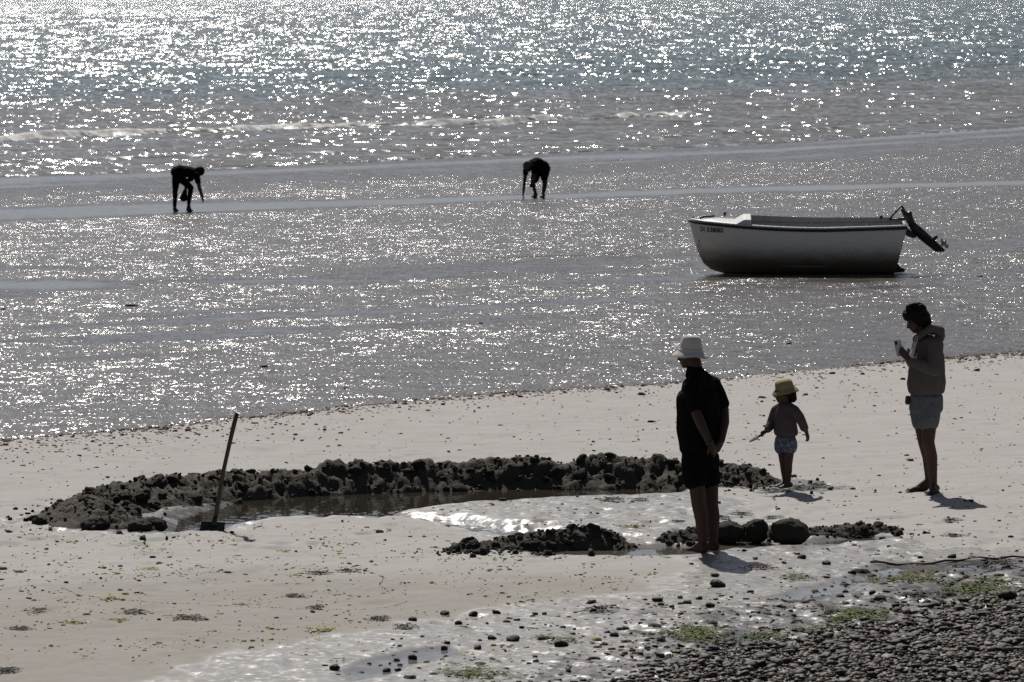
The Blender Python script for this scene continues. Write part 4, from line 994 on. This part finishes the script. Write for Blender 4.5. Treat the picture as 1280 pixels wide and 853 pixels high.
blob('shirt', [[E(Q(679, 208.5, 0), (0.14, 0.17, 0.14), BR), E(Q(671, 203.5, -0.10), (0.12, 0.18, 0.125), BR), E(Q(664, 206, -0.17), (0.10, 0.18, 0.10), BR)], cap(Q(658, 209, -0.12), 0.068, Q(657, 217, -0.19), 0.062), cap(Q(666.5, 209, -0.32), 0.068, Q(667.5, 215, -0.32), 0.062)], M_darkcloth, b2, 0.012, 2, 0.010, 7, 8)
blob('shorts', [[E(Q(680.5, 211, 0), (0.13, 0.18, 0.13), BR), E(Q(675, 215, 0), (0.12, 0.18, 0.10), BR)], cap(Q(670.5, 217, 0.06), 0.11, Q(668.5, 224, 0.0), 0.10), cap(Q(681, 216, -0.10), 0.11, Q(680.5, 222, -0.14), 0.088)], M_darkcloth, b2, 0.012, 2, 0.006, 9, 5)
e = lambda x, y, z, a, b, d: E(HL(x, y, z), (a, b, d), HR)
blob('hair', [[e(-0.02, 0, 0.05, 0.105, 0.088, 0.092)], [e(-0.06, 0, 0.0, 0.06, 0.08, 0.07)]], simple('grey_hair', (0.08, 0.075, 0.07), 0.7, bump=0.5, scale=60, spec=0.15), b2, 0.011, 2, 0.006, 26, 3)

# ---- spade stuck in the sand
sp0 = G(265, 663); SY = sp0.y
Q = lambda px, py, dy=0.0: at(px, py, SY + dy)
spade = empty('spade', (sp0.x, sp0.y, 0)); tag(spade, 'long-handled spade standing upright in the sand at the pool edge', 'spade')
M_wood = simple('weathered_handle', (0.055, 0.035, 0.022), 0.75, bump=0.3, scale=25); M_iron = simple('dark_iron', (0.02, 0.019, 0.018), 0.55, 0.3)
hpt = [(296, 516.5), (291.5, 535), (287.5, 552), (283.5, 570), (279.5, 588), (276.5, 604), (274, 620), (271, 636), (268.5, 648)]
mesh_obj('handle', tube_mesh('handle', [Q(a, b, 0.06 * (1 - i / 8)) - spade.location for i, (a, b) in enumerate(hpt)], [0.021, 0.020, 0.019, 0.018, 0.018, 0.019, 0.020, 0.020, 0.019], 12), M_wood, spade)
mesh_obj('socket', tube_mesh('socket', [Q(270.5, 638, 0.01) - spade.location, Q(268, 652, 0) - spade.location, Q(266.5, 658, -.02) - spade.location], [0.021, 0.024, 0.030], 12), M_iron, spade)
co = []
for (px, py, dy) in ((251.5, 651.5, 0.0), (281.5, 653, 0.03), (279.5, 672, -0.02), (272, 681, -0.03), (256, 681, -0.04), (248.5, 671, -0.05)): co.append(Q(px, py, dy) - spade.location)
bm = bmesh.new(); vs = [bm.verts.new(p) for p in co]; f_ = bm.faces.new(vs); r_ = bmesh.ops.extrude_face_region(bm, geom=[f_])
for v in r_['geom']:
    if isinstance(v, bmesh.types.BMVert): v.co.y += 0.012
bmesh.ops.recalc_face_normals(bm, faces=bm.faces[:]); me = bpy.data.meshes.new('blade'); bm.to_mesh(me); bm.free()
mesh_obj('blade', me, M_iron, spade, smooth=False)
# ---------------------------------------------------------------- debris, weed, stones and shingle
nr = np.random.default_rng(5)
def mat_tone(name, cols, rough=0.7):
    t = NT(name); f = t.attr('tone'); r = t.n('ShaderNodeValToRGB'); r.color_ramp.interpolation = 'LINEAR'
    el = r.color_ramp.elements
    while len(el) < len(cols): el.new(0.5)
    for i, c in enumerate(cols): el[i].position = i / (len(cols) - 1); el[i].color = (*c, 1)
    t.l(f, r.inputs[0]); t.base(r.outputs[0]); t.rough(max(rough, 0.8), 0.15); return t.m
M_debris = mat_tone('shell_and_weed_bits', [(0.018, 0.016, 0.014), (0.05, 0.035, 0.028), (0.12, 0.065, 0.045), (0.24, 0.15, 0.11), (0.45, 0.41, 0.37)], 0.75)
M_yellow_bits = mat_tone('yellow_green_weed_bits', [(0.10, 0.10, 0.02), (0.22, 0.22, 0.05), (0.38, 0.36, 0.14), (0.5, 0.48, 0.3)], 0.6)
M_green = mat_tone('green_weed', [(0.025, 0.035, 0.008), (0.07, 0.09, 0.018), (0.14, 0.17, 0.035)], 0.45)
def chips(name, x, y, r, tone, mat, hk=0.35, zoff=0.0, parent=None):
    n = len(x); k = 6; z = ground_zs(x, y)
    th = nr.uniform(0, 6.28, (n, 1)) + np.arange(k) * 2 * np.pi / k; rr = r[:, None] * nr.uniform(0.55, 1.25, (n, k)); asp = nr.uniform(0.35, 1.0, (n, 1)); a = nr.uniform(0, 3.14, (n, 1))
    ux, uy = rr * np.cos(th), rr * asp * np.sin(th)
    vx, vy = ux * np.cos(a) - uy * np.sin(a), ux * np.sin(a) + uy * np.cos(a)
    h = r * hk * nr.uniform(0.5, 1.6, n)
    co = np.zeros((n, k * 2 + 1, 3))
    co[:, :k, 0] = x[:, None] + vx; co[:, :k, 1] = y[:, None] + vy; co[:, :k, 2] = (z + zoff - 0.004)[:, None]
    co[:, k:2 * k, 0] = x[:, None] + vx * 0.72; co[:, k:2 * k, 1] = y[:, None] + vy * 0.72; co[:, k:2 * k, 2] = (z + zoff)[:, None] + h[:, None] * nr.uniform(0.5, 1.2, (n, k))
    co[:, -1, 0] = x; co[:, -1, 1] = y; co[:, -1, 2] = z + zoff + h
    b = (np.arange(n) * (2 * k + 1))[:, None]; i = np.arange(k); j = (i + 1) % k
    f = np.concatenate([np.stack([b + i, b + j, b + k + j], -1).reshape(-1, 3), np.stack([b + i, b + k + j, b + k + i], -1).reshape(-1, 3), np.stack([b + k + i, b + k + j, b + 2 * k + 0 * i], -1).reshape(-1, 3)])
    me = raw_mesh(name, co.reshape(-1, 3), f, dict(tone=np.repeat(tone, 2 * k + 1)))
    return mesh_obj(name, me, mat, parent, smooth=False)
def in_pool(x, y): return (poly_sd(x, y, POOL) < 0.05) | (poly_sd(x, y, FRONT_PUDDLE) < 0.0)
# tide line of broken shell and weed
n = 17000
x = nr.uniform(-12, 14, n); d = nr.exponential(0.75, n) - 0.35; y = strand(x) - d + 0.35 * fbm(x * 0.5, x * 0 + 1, 5, 3)
keep = d < 5; x, y = x[keep], y[keep]; keep = nr.uniform(0, 1, len(x)) < (0.35 + 0.8 * (fbm(x * 0.8, y * 0.8, 15, 3) + 0.4)); x, y = x[keep], y[keep]
o = chips('tide_line_debris', x, y, nr.gamma(2.6, 0.005, len(x)) + 0.005, np.clip(nr.beta(2.2, 2.2, len(x)), 0, 1), M_debris); tag(o, 'reddish brown line of broken shell and weed along the water edge', 'debris', kind='stuff')
# bits strewn over the dry sand
n = 10500
x = nr.uniform(-7.5, 9, n); y = nr.uniform(36, 66, n)
keep = (y < strand(x) - 0.3) & (nr.uniform(0, 1, n) < 0.25 + 1.1 * np.clip(fbm(x * 0.5, y * 0.35, 25, 4) + 0.25, 0, 1)) & ~in_pool(x, y); x, y = x[keep], y[keep]
sx = []; sy = []
for path in (((82, 736), (98, 745), (140, 751), (187, 755), (250, 758), (312, 761), (400, 763), (461, 763), (495, 758), (510, 752)), ((105, 730), (150, 727), (200, 722), (250, 718), (310, 715), (380, 712), (445, 710), (462, 716), (480, 724), (474, 734), (488, 742)),
             ((286, 666), (300, 670), (318, 673))):
    pts = [G(*q) for q in path]
    for a, b in zip(pts[:-1], pts[1:]):
        m = int((b - a).length / 0.014)
        for k in range(m):
            if nr.random() < 0.62: q = a.lerp(b, k / m); sx.append(q.x + nr.normal(0, 0.004)); sy.append(q.y + nr.normal(0, 0.02))
ns = len(sx)
x = np.concatenate([x, sx]); y = np.concatenate([y, sy])
r = nr.gamma(2.2, 0.0048, len(x)) + 0.005; r[-ns:] = nr.uniform(0.004, 0.011, ns)
tn = nr.beta(1.1, 2.6, len(x)); tn[-ns:] = nr.uniform(0.0, 0.45, ns)
o = chips('sand_debris', x, y, r, tn, M_debris); tag(o, 'dark specks of shell and weed strewn over the dry sand', 'debris', kind='stuff')
# pale yellow-green weed bits on the near sand
cx = nr.uniform(-4.2, 1.2, 200); cy = nr.uniform(35.6, 45.0, 200); x = np.repeat(cx, 11) + nr.normal(0, 0.09, 200 * 11); y = np.repeat(cy, 11) + nr.normal(0, 0.16, 200 * 11)
keep = ~in_pool(x, y); x, y = x[keep], y[keep]
o = chips('weed_flakes', x, y, nr.gamma(2.2, 0.0045, len(x)) + 0.004, nr.beta(2, 2, len(x)), M_yellow_bits, 0.3); tag(o, 'pale yellow green flakes of weed scattered on the near sand', 'weed', kind='stuff')
# dark wet bits over the silty corner
n = 11000
x = nr.uniform(-2.6, 6.5, n); y = nr.uniform(34.2, 43.5, n); md = poly_sd(x, y, MUDZ) + 0.5 * fbm(x * 1.5, y * 1.1, 35, 3)
keep = nr.uniform(0, 1, n) < np.clip(0.10 + 0.9 * sstep(0.7, -1.2, md), 0, 1) * (md < 1.1); x, y = x[keep], y[keep]
o = chips('silt_debris', x, y, nr.gamma(2.0, 0.0075, len(x)) + 0.005, np.clip(nr.beta(0.7, 3.6, len(x)), 0, 1), M_debris, 0.32); tag(o, 'dark wet grit and weed scraps over the silty corner', 'debris', kind='stuff')
# crumbs fallen from the banks
x = []; y = []
for path, hw in ((main_path, 0.55), ([pp(553, 694), pp(700, 690), pp(793, 689)], 0.2), ([pp(810, 684), pp(930, 679), pp(1135, 668)], 0.22)):
    P_ = np.array(path)[:, :2]; m = 900 if hw > 0.5 else 260
    k = nr.integers(0, len(P_) - 1, m); t_ = nr.random(m)[:, None]; q = P_[k] * (1 - t_) + P_[k + 1] * t_ + nr.normal(0, hw * 0.7, (m, 2)); x.append(q[:, 0]); y.append(q[:, 1])
x = np.concatenate(x); y = np.concatenate(y); keep = ~in_pool(x, y); x, y = x[keep], y[keep]
o = chips('sand_crumbs', x, y, nr.gamma(2.0, 0.008, len(x)) + 0.006, nr.beta(1.0, 4.0, len(x)) * 0.5, M_debris, 0.7); tag(o, 'dark crumbs of wet sand fallen around the banks', 'debris', kind='stuff')

# --- ribbons of weed
def ribbons(cx, cy, cz, n, length, width, spread, lift, rs):
    co = []; f = []; tn = []
    for i in range(n):
        px, py = cx + rs.gauss(0, spread), cy + rs.gauss(0, spread); a = rs.uniform(0, 6.28); L = length * rs.uniform(0.5, 1.2); k = 5; w = width * rs.uniform(0.6, 1.3); t = rs.random()
        h = max(0.0, lift * (1 - math.hypot(px - cx, py - cy) / (2.2 * spread))) * rs.uniform(0.3, 1.0); b = len(co)
        for j in range(k + 1):
            u = j / k; a += rs.uniform(-0.8, 0.8); px += math.cos(a) * L / k; py += math.sin(a) * L / k
            z = cz + 0.004 + h * math.sin(math.pi * (0.15 + 0.7 * u)) + rs.uniform(0, 0.006); ww = w * math.sin(math.pi * (0.1 + 0.8 * u)); ro = rs.uniform(-0.8, 0.8)
            sx_, sy_ = -math.sin(a) * math.cos(ro) * ww, math.cos(a) * math.cos(ro) * ww; sz = math.sin(ro) * ww * 0.6
            co.append((px + sx_, py + sy_, z + abs(sz) + sz)); co.append((px - sx_, py - sy_, z + abs(sz) - sz)); tn += [t, t]
        for j in range(k): q = b + 2 * j; f.append((q, q + 1, q + 3, q + 2))
    return co, f, tn
M_weed_brown = mat_tone('brown_weed', [(0.02, 0.012, 0.007), (0.07, 0.04, 0.022), (0.15, 0.09, 0.05)], 0.5)
M_weed_dark = mat_tone('dark_weed', [(0.008, 0.008, 0.006), (0.025, 0.024, 0.016), (0.06, 0.05, 0.035)], 0.45)
rs = random.Random(3)
WEED = {}
for kind, mat_ in (('brown', M_weed_brown), ('dark', M_weed_dark), ('green', M_yellow_bits)):
    WEED[kind] = []
    for i in range(4):
        co, f, tn = ribbons(0, 0, 0, 46, 0.10, 0.010, 0.05, 0.045 if kind != 'green' else 0.015, rs)
        me = raw_mesh('seaweed_clump', co, f, dict(tone=tn)); me.materials.append(mat_); me.shade_smooth(); WEED[kind].append(me)
weeds = [(401.5, 719, 1.0, 'dark', 'dark curled weed clump alone on the sand between spade and scratched line'), (369, 746, 0.9, 'brown', 'light brown weed clump inside the scratched oval'),
    (236, 775, 1.2, 'brown', 'largest brown weed clump on the near sand at lower left'), (47, 766, 1.0, 'brown', 'brown weed clump at the far left of the near sand'), (189, 713.5, 0.8, 'green', 'small yellow green weed patch inside the scratched oval'),
    (96, 780, 1.1, 'green', 'yellow green weed patch with dark bits at lower left'), (404, 788, 1.1, 'green', 'yellow green weed patch where sand turns to silt'), (8, 840, 1.0, 'dark', 'dark weed clump in the lower left corner'),
    (139, 750.5, 0.9, 'green', 'weed patch on the lower line of the scratched oval'), (166, 768, 0.9, 'dark', 'flat dark weed strip below the scratched oval'), (394.5, 761, 0.9, 'dark', 'dark weed strip on the scratched line at its right part'),
    (476, 775, 0.9, 'dark', 'dark weed lump beside the yellow weed at the silt edge'), (25, 787, 0.8, 'dark', 'small dark weed clump near the left edge'), (435, 716, 0.9, 'brown', 'brown weed strip at the upper right corner of the scratched line'),
    (357, 690, 0.9, 'green', 'pale weed strip right of the spade shadow'), (144, 777, 0.8, 'green', 'thin pale weed streak beside the largest brown clump'), (1191, 671, 0.8, 'dark', 'flat dark weed strip on bare sand right of the lumps'),
    (1191, 651, 0.7, 'dark', 'dark weed scrap on sand below the shadow of the phone user'), (763, 626, 1.0, 'dark', 'dark weed strip on the wet island between pool and front heap'), (801, 625, 0.6, 'dark', 'small dark weed scrap on the wet island near the man'),
    (786, 659.5, 0.9, 'green', 'green weed tuft on wet sand just behind the front heap'), (1002, 611, 1.0, 'dark', 'dark weed heap beside the feet of the child'), (1021, 609, 0.95, 'dark', 'arched dark weed piece right of the child'), (966, 614, 0.9, 'dark', 'dark weed scrap left of the feet of the child'),
    (846, 652, 0.6, 'dark', 'dark weed strip left of the legs of the man'), (905, 648, 0.7, 'dark', 'weed scrap behind the man at knee height'), (926, 643, 0.7, 'dark', 'string of dark weed on sand above the round lumps'), (966, 647, 0.6, 'dark', 'small weed scrap above the largest round lump'),
    (950, 712, 1.1, 'brown', 'tangled weed clump right of the shadow of the man'), (1250, 705, 1.4, 'dark', 'dark weed mat at the end of the long dark line'), (750, 766, 1.2, 'dark', 'dark weed clump in the middle of the silt'), (505, 786, 1.0, 'dark', 'dark weed clump at the left end of the stony silt'), (1147, 745, 1.2, 'dark', 'rounded dark weed clump in the runnel corner'), (300, 757, 0.6, 'green', 'faint weed streak along the lower scratched line')]
for k, (px, py, s_, kind, lab) in enumerate(weeds):
    p = G(px, py); o = bpy.data.objects.new('seaweed_clump', WEED[kind][k % 4]); link(o); o.location = (p.x, p.y, max(ground_z(p.x, p.y), -0.03) + 0.002); s_ *= 0.8 if px < 560 else 0.95; o.scale = (s_, s_ * (0.7 + 0.5 * ((k * 7) % 5) / 4), s_ * 0.9); o.rotation_euler = (0, 0, k * 1.7)
    tag(o, lab, 'seaweed', 'clumps of seaweed on the sand')
# green weed film in the silty corner
co, f, tn = [], [], []
for px, py, w, h_, n in ((872, 793, 36, 9, 420), (1070, 771, 42, 8, 430), (1130, 722, 46, 6, 260), (1225, 730, 50, 8, 380), (1240, 748, 40, 6, 200), (590, 842, 30, 8, 160), (960, 797, 26, 6, 150), (1020, 790, 24, 5, 120), (1000, 722, 20, 4, 60), (700, 800, 24, 6, 60)):
    for _ in range(n // 6):
        p = G(rs.gauss(px, w * 0.5), rs.gauss(py, h_ * 0.5)); c2, f2, t2 = ribbons(p.x, p.y, ground_z(p.x, p.y), 6, 0.10, 0.008, 0.04, 0.012, rs)
        b = len(co); co += c2; f += [tuple(v + b for v in q) for q in f2]; tn += t2
o = mesh_obj('green_weed', raw_mesh('green_weed', co, f, dict(tone=tn)), M_green); tag(o, 'thin bright green weed lying in patches on the wet silt', 'weed', kind='stuff')

# --- stones
def mat_stone(name, a, b, rough):
    t = NT(name); P = t.obj(); oi = t.n('ShaderNodeObjectInfo').outputs['Random']; n1 = t.noise(P, 2.0, 4, 0.6)
    c = t.mix(oi, col(*a), col(*b)); c = t.mix(t.math('MULTIPLY', n1, 0.6), c, col(*(v * 0.5 for v in a))); t.base(c); t.rough(rough, 0.3); t.nrm(t.bump(n1, 0.4, 0.05)); return t.m
M_stone = mat_stone('dark_stone', (0.022, 0.02, 0.018), (0.045, 0.04, 0.036), 0.7); M_peb = mat_stone('shingle_stone', (0.035, 0.028, 0.023), (0.125, 0.092, 0.072), 0.6)
def mat_shingle():
    t = NT('shingle'); f = t.attr('tone'); r = t.n('ShaderNodeValToRGB'); el = r.color_ramp.elements
    for i in range(3): el.new(0.5)
    for i, c in enumerate(((0.02, 0.016, 0.013), (0.05, 0.038, 0.029), (0.095, 0.066, 0.048), (0.15, 0.118, 0.094), (0.34, 0.30, 0.26))): el[i].position = (0, 0.4, 0.65, 0.88, 1.0)[i]; el[i].color = (*c, 1)
    n1 = t.noise(t.pos(), 45.0, 3, 0.6); t.l(f, r.inputs[0]); t.base(t.mix(t.math('MULTIPLY', n1, 0.5), r.outputs[0], col(0.03, 0.027, 0.024))); t.rough(0.6, 0.22); t.nrm(t.bump(n1, 0.3, 0.01)); return t.m
STONES = []
for i in range(8):
    me = lump_mesh('stone', 70 + i, 2, 0.34, 1.1, 0.58, 0.2); me.materials.append(M_stone); me.shade_smooth(); STONES.append(me)
PEBS = []
for i in range(8):
    me = lump_mesh('pebble', 90 + i, 2, 0.24, 0.9, 0.5, 0.12); me.materials.append(M_peb); me.shade_smooth(); PEBS.append(me)
listed = [(641, 802, 17), (516, 821.6, 15), (573, 780, 10), (418, 838, 14), (822, 752, 17), (860, 755, 13), (874, 749, 10), (888, 759, 14), (897, 734, 23), (894, 722, 13), (615, 800, 12), (555, 811, 11), (496, 823.6, 9), (484, 837, 10), (497.6, 838, 9), (620.7, 767, 13),
          (556, 768, 14), (591, 768, 14), (516, 775, 13), (669, 768, 9), (652, 785, 9), (681, 768, 8), (701, 808, 20), (597, 813, 12), (1261, 749.5, 30), (1002, 699, 14), (1033, 707.5, 13), (1100, 749, 16), (1120, 757, 13), (1057, 737.5, 10), (850, 748, 9), (840, 760, 8), (826, 757, 9), (1190, 700, 14), (1090, 741, 12), (1205, 752, 14), (1150, 700, 9), (930, 690, 8), (944, 701, 9), (980, 706, 9)]
ORD = ['first', 'second', 'third', 'fourth', 'fifth', 'sixth', 'seventh', 'eighth', 'ninth', 'tenth', 'eleventh', 'twelfth', 'thirteenth', 'fourteenth']
def zone(px, py):
    if px < 720: return 'along the edge where dry sand meets silt' if py <= 782 else 'in the puddled silt near the bottom'
    if px < 912 and py > 715: return 'on wet sand below the shadow of the man'
    return 'between the round lumps and the long dark line' if py < 712 else 'beside the runnel and green weed at right'
def stone_label(px, py):
    z = zone(px, py); row = sorted(q[0] for j, q in enumerate(listed) if zone(q[0], q[1]) == z and j not in (8, 24, 0, 22))
    return ORD[row.index(px)] + ' small dark stone from the left ' + z
for k, (px, py, w) in enumerate(listed):
    p = G(px, py); r = w / 2 / 160.0 * 0.92; o = bpy.data.objects.new('stone', STONES[k % 8]); link(o); gz = ground_z(p.x, p.y)
    o.location = (p.x, p.y, gz + r * 0.28); o.scale = (r, r * rs.uniform(0.75, 1.1), r * rs.uniform(0.8, 1.2)); o.rotation_euler = (rs.uniform(-.25, .25), rs.uniform(-.25, .25), rs.uniform(0, 6))
    lab = {8: 'largest dark stone lying alone on wet sand below the shadow of the man', 24: 'long flat dark stone at the right edge above the shingle', 0: 'big dark stone in the puddled silt near the bottom middle', 22: 'wide dark stone in the silt left of the green weed'}.get(k) or stone_label(px, py)
    tag(o, lab, 'stone', 'dark stones on the silty sand')
SH = gpoly([(790, 856), (860, 822), (900, 812), (960, 800), (1010, 790), (1080, 780), (1140, 768), (1200, 757), (1290, 742), (1500, 715), (2000, 760), (2000, 1100), (500, 1100)])
n = 60000
x = nr.uniform(0.3, 7.5, n); y = nr.uniform(31.0, 40.5, n); sd = poly_sd(x, y, SH) + 0.35 * fbm(x * 1.6, y * 1.3, 45, 3)
keep = (sd < 0.55) & (nr.uniform(0, 1, n) < 0.9 * sstep(0.55, -0.45, sd) ** 2 + 0.1 * (sd < -0.3)) ; x, y = x[keep], y[keep]
# keep the stones from sitting on one spot: coarse dart throwing
order = nr.permutation(len(x)); cell = {}; sel = []
for i in order:
    c = (int(x[i] / 0.044), int(y[i] / 0.044))
    if cell.get(c, 0) >= 2: continue
    cell[c] = cell.get(c, 0) + 1; sel.append(i)
x, y = x[sel], y[sel]; n = len(x)
size = 0.011 + nr.gamma(1.7, 0.0080, n); size = np.minimum(size, 0.048)
vis = (np.abs(x) / y < 0.0985) & (y > 34.9); score = size * vis; big = np.argsort(-score)[:240]; small = np.ones(n, bool); small[big] = False
gz = ground_zs(x, y)
for k, i in enumerate(big):
    o = bpy.data.objects.new('pebble', PEBS[k % 8]); link(o); r = size[i]
    o.location = (x[i], y[i], gz[i] + r * 0.3); o.scale = (r, r * rs.uniform(0.65, 0.95), r * rs.uniform(0.75, 1.1)); o.rotation_euler = (rs.uniform(-.45, .45), rs.uniform(-.45, .45), rs.uniform(0, 6.28))
    tag(o, 'larger rounded dark pebble among the shingle at the lower right', 'pebble', 'larger pebbles of the shingle')
bm = bmesh.new(); bmesh.ops.create_icosphere(bm, subdivisions=1, radius=1.0); bm.verts.ensure_lookup_table()
V0 = np.array([v.co for v in bm.verts]); F0 = np.array([[v.index for v in q.verts] for q in bm.faces]); bm.free()
xi, yi, zi, ri = x[small], y[small], gz[small], size[small]; m = len(xi)
V = V0[None] * (1 + 0.26 * nr.standard_normal((m, len(V0), 1)).clip(-1.6, 1.6)); V = V * np.stack([np.ones(m), nr.uniform(0.6, 0.95, m), nr.uniform(0.35, 0.6, m)], -1)[:, None]
tl = nr.normal(0, 0.3, m); V = np.stack([V[..., 0], V[..., 1] * np.cos(tl)[:, None] - V[..., 2] * np.sin(tl)[:, None], V[..., 1] * np.sin(tl)[:, None] + V[..., 2] * np.cos(tl)[:, None]], -1)
an = nr.uniform(0, 6.28, m); V = np.stack([V[..., 0] * np.cos(an)[:, None] - V[..., 1] * np.sin(an)[:, None], V[..., 0] * np.sin(an)[:, None] + V[..., 1] * np.cos(an)[:, None], V[..., 2]], -1) * ri[:, None, None]
V = V + np.stack([xi, yi, zi + ri * 0.2], -1)[:, None]
Fi = (F0[None] + (np.arange(m) * len(V0))[:, None, None]).reshape(-1, 3)
o = mesh_obj('shingle', raw_mesh('shingle', V.reshape(-1, 3), Fi, dict(tone=np.repeat(nr.beta(1.1, 1.25, m), len(V0)))), mat_shingle(), smooth=False); tag(o, 'bed of small dark rounded shingle in the lower right corner', 'shingle', kind='stuff')

# --- flotsam on the flat, and a thin dark tube standing in for an edge shadow
for k, (px, py, w, lab) in enumerate(((165, 383, 16, 'black piece of driftwood on the wet flat at left'), (330, 459, 10, 'small dark scrap on the wet flat left of centre'), (432, 486, 8, 'small dark scrap close to the tide line'),
                         (601, 405, 8, 'tiny dark scrap in the middle of the wet flat'), (1226, 346, 9, 'tiny dark scrap right of the dinghy motor'), (986, 430, 10, 'dark scrap in the shallows behind the child'), (4, 387, 10, 'dark scrap on the wet flat at the left edge'))):
    p = G(px, py, Z_FLAT); r = w / 2 * (p - cam.location).length / FPX
    o = bpy.data.objects.new('driftwood' if k == 0 else 'weed_scrap', STONES[(k * 3) % 8]); link(o); o.location = (p.x, p.y, Z_FLAT + 0.01); o.scale = (r, r * 0.6, r * 0.45); o.rotation_euler = (0, 0, 0.2 * k)
    tag(o, lab, 'driftwood' if k == 0 else 'seaweed', 'scraps on the wet flat')
pts = []  # dark tube laid in place of the edge shadow of a crack in the sand
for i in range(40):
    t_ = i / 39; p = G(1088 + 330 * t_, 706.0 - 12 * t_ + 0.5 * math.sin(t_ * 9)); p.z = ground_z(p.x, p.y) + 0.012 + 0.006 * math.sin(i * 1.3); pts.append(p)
o = mesh_obj('shadow_line', tube_mesh('shadow_line', pts, [0.005 + 0.005 * abs(math.sin(i * 0.35 + 1)) for i in range(40)], 7), M_wood); tag(o, 'long thin dark strip standing in for an edge shadow across the sand at the right edge', 'shadow_line')
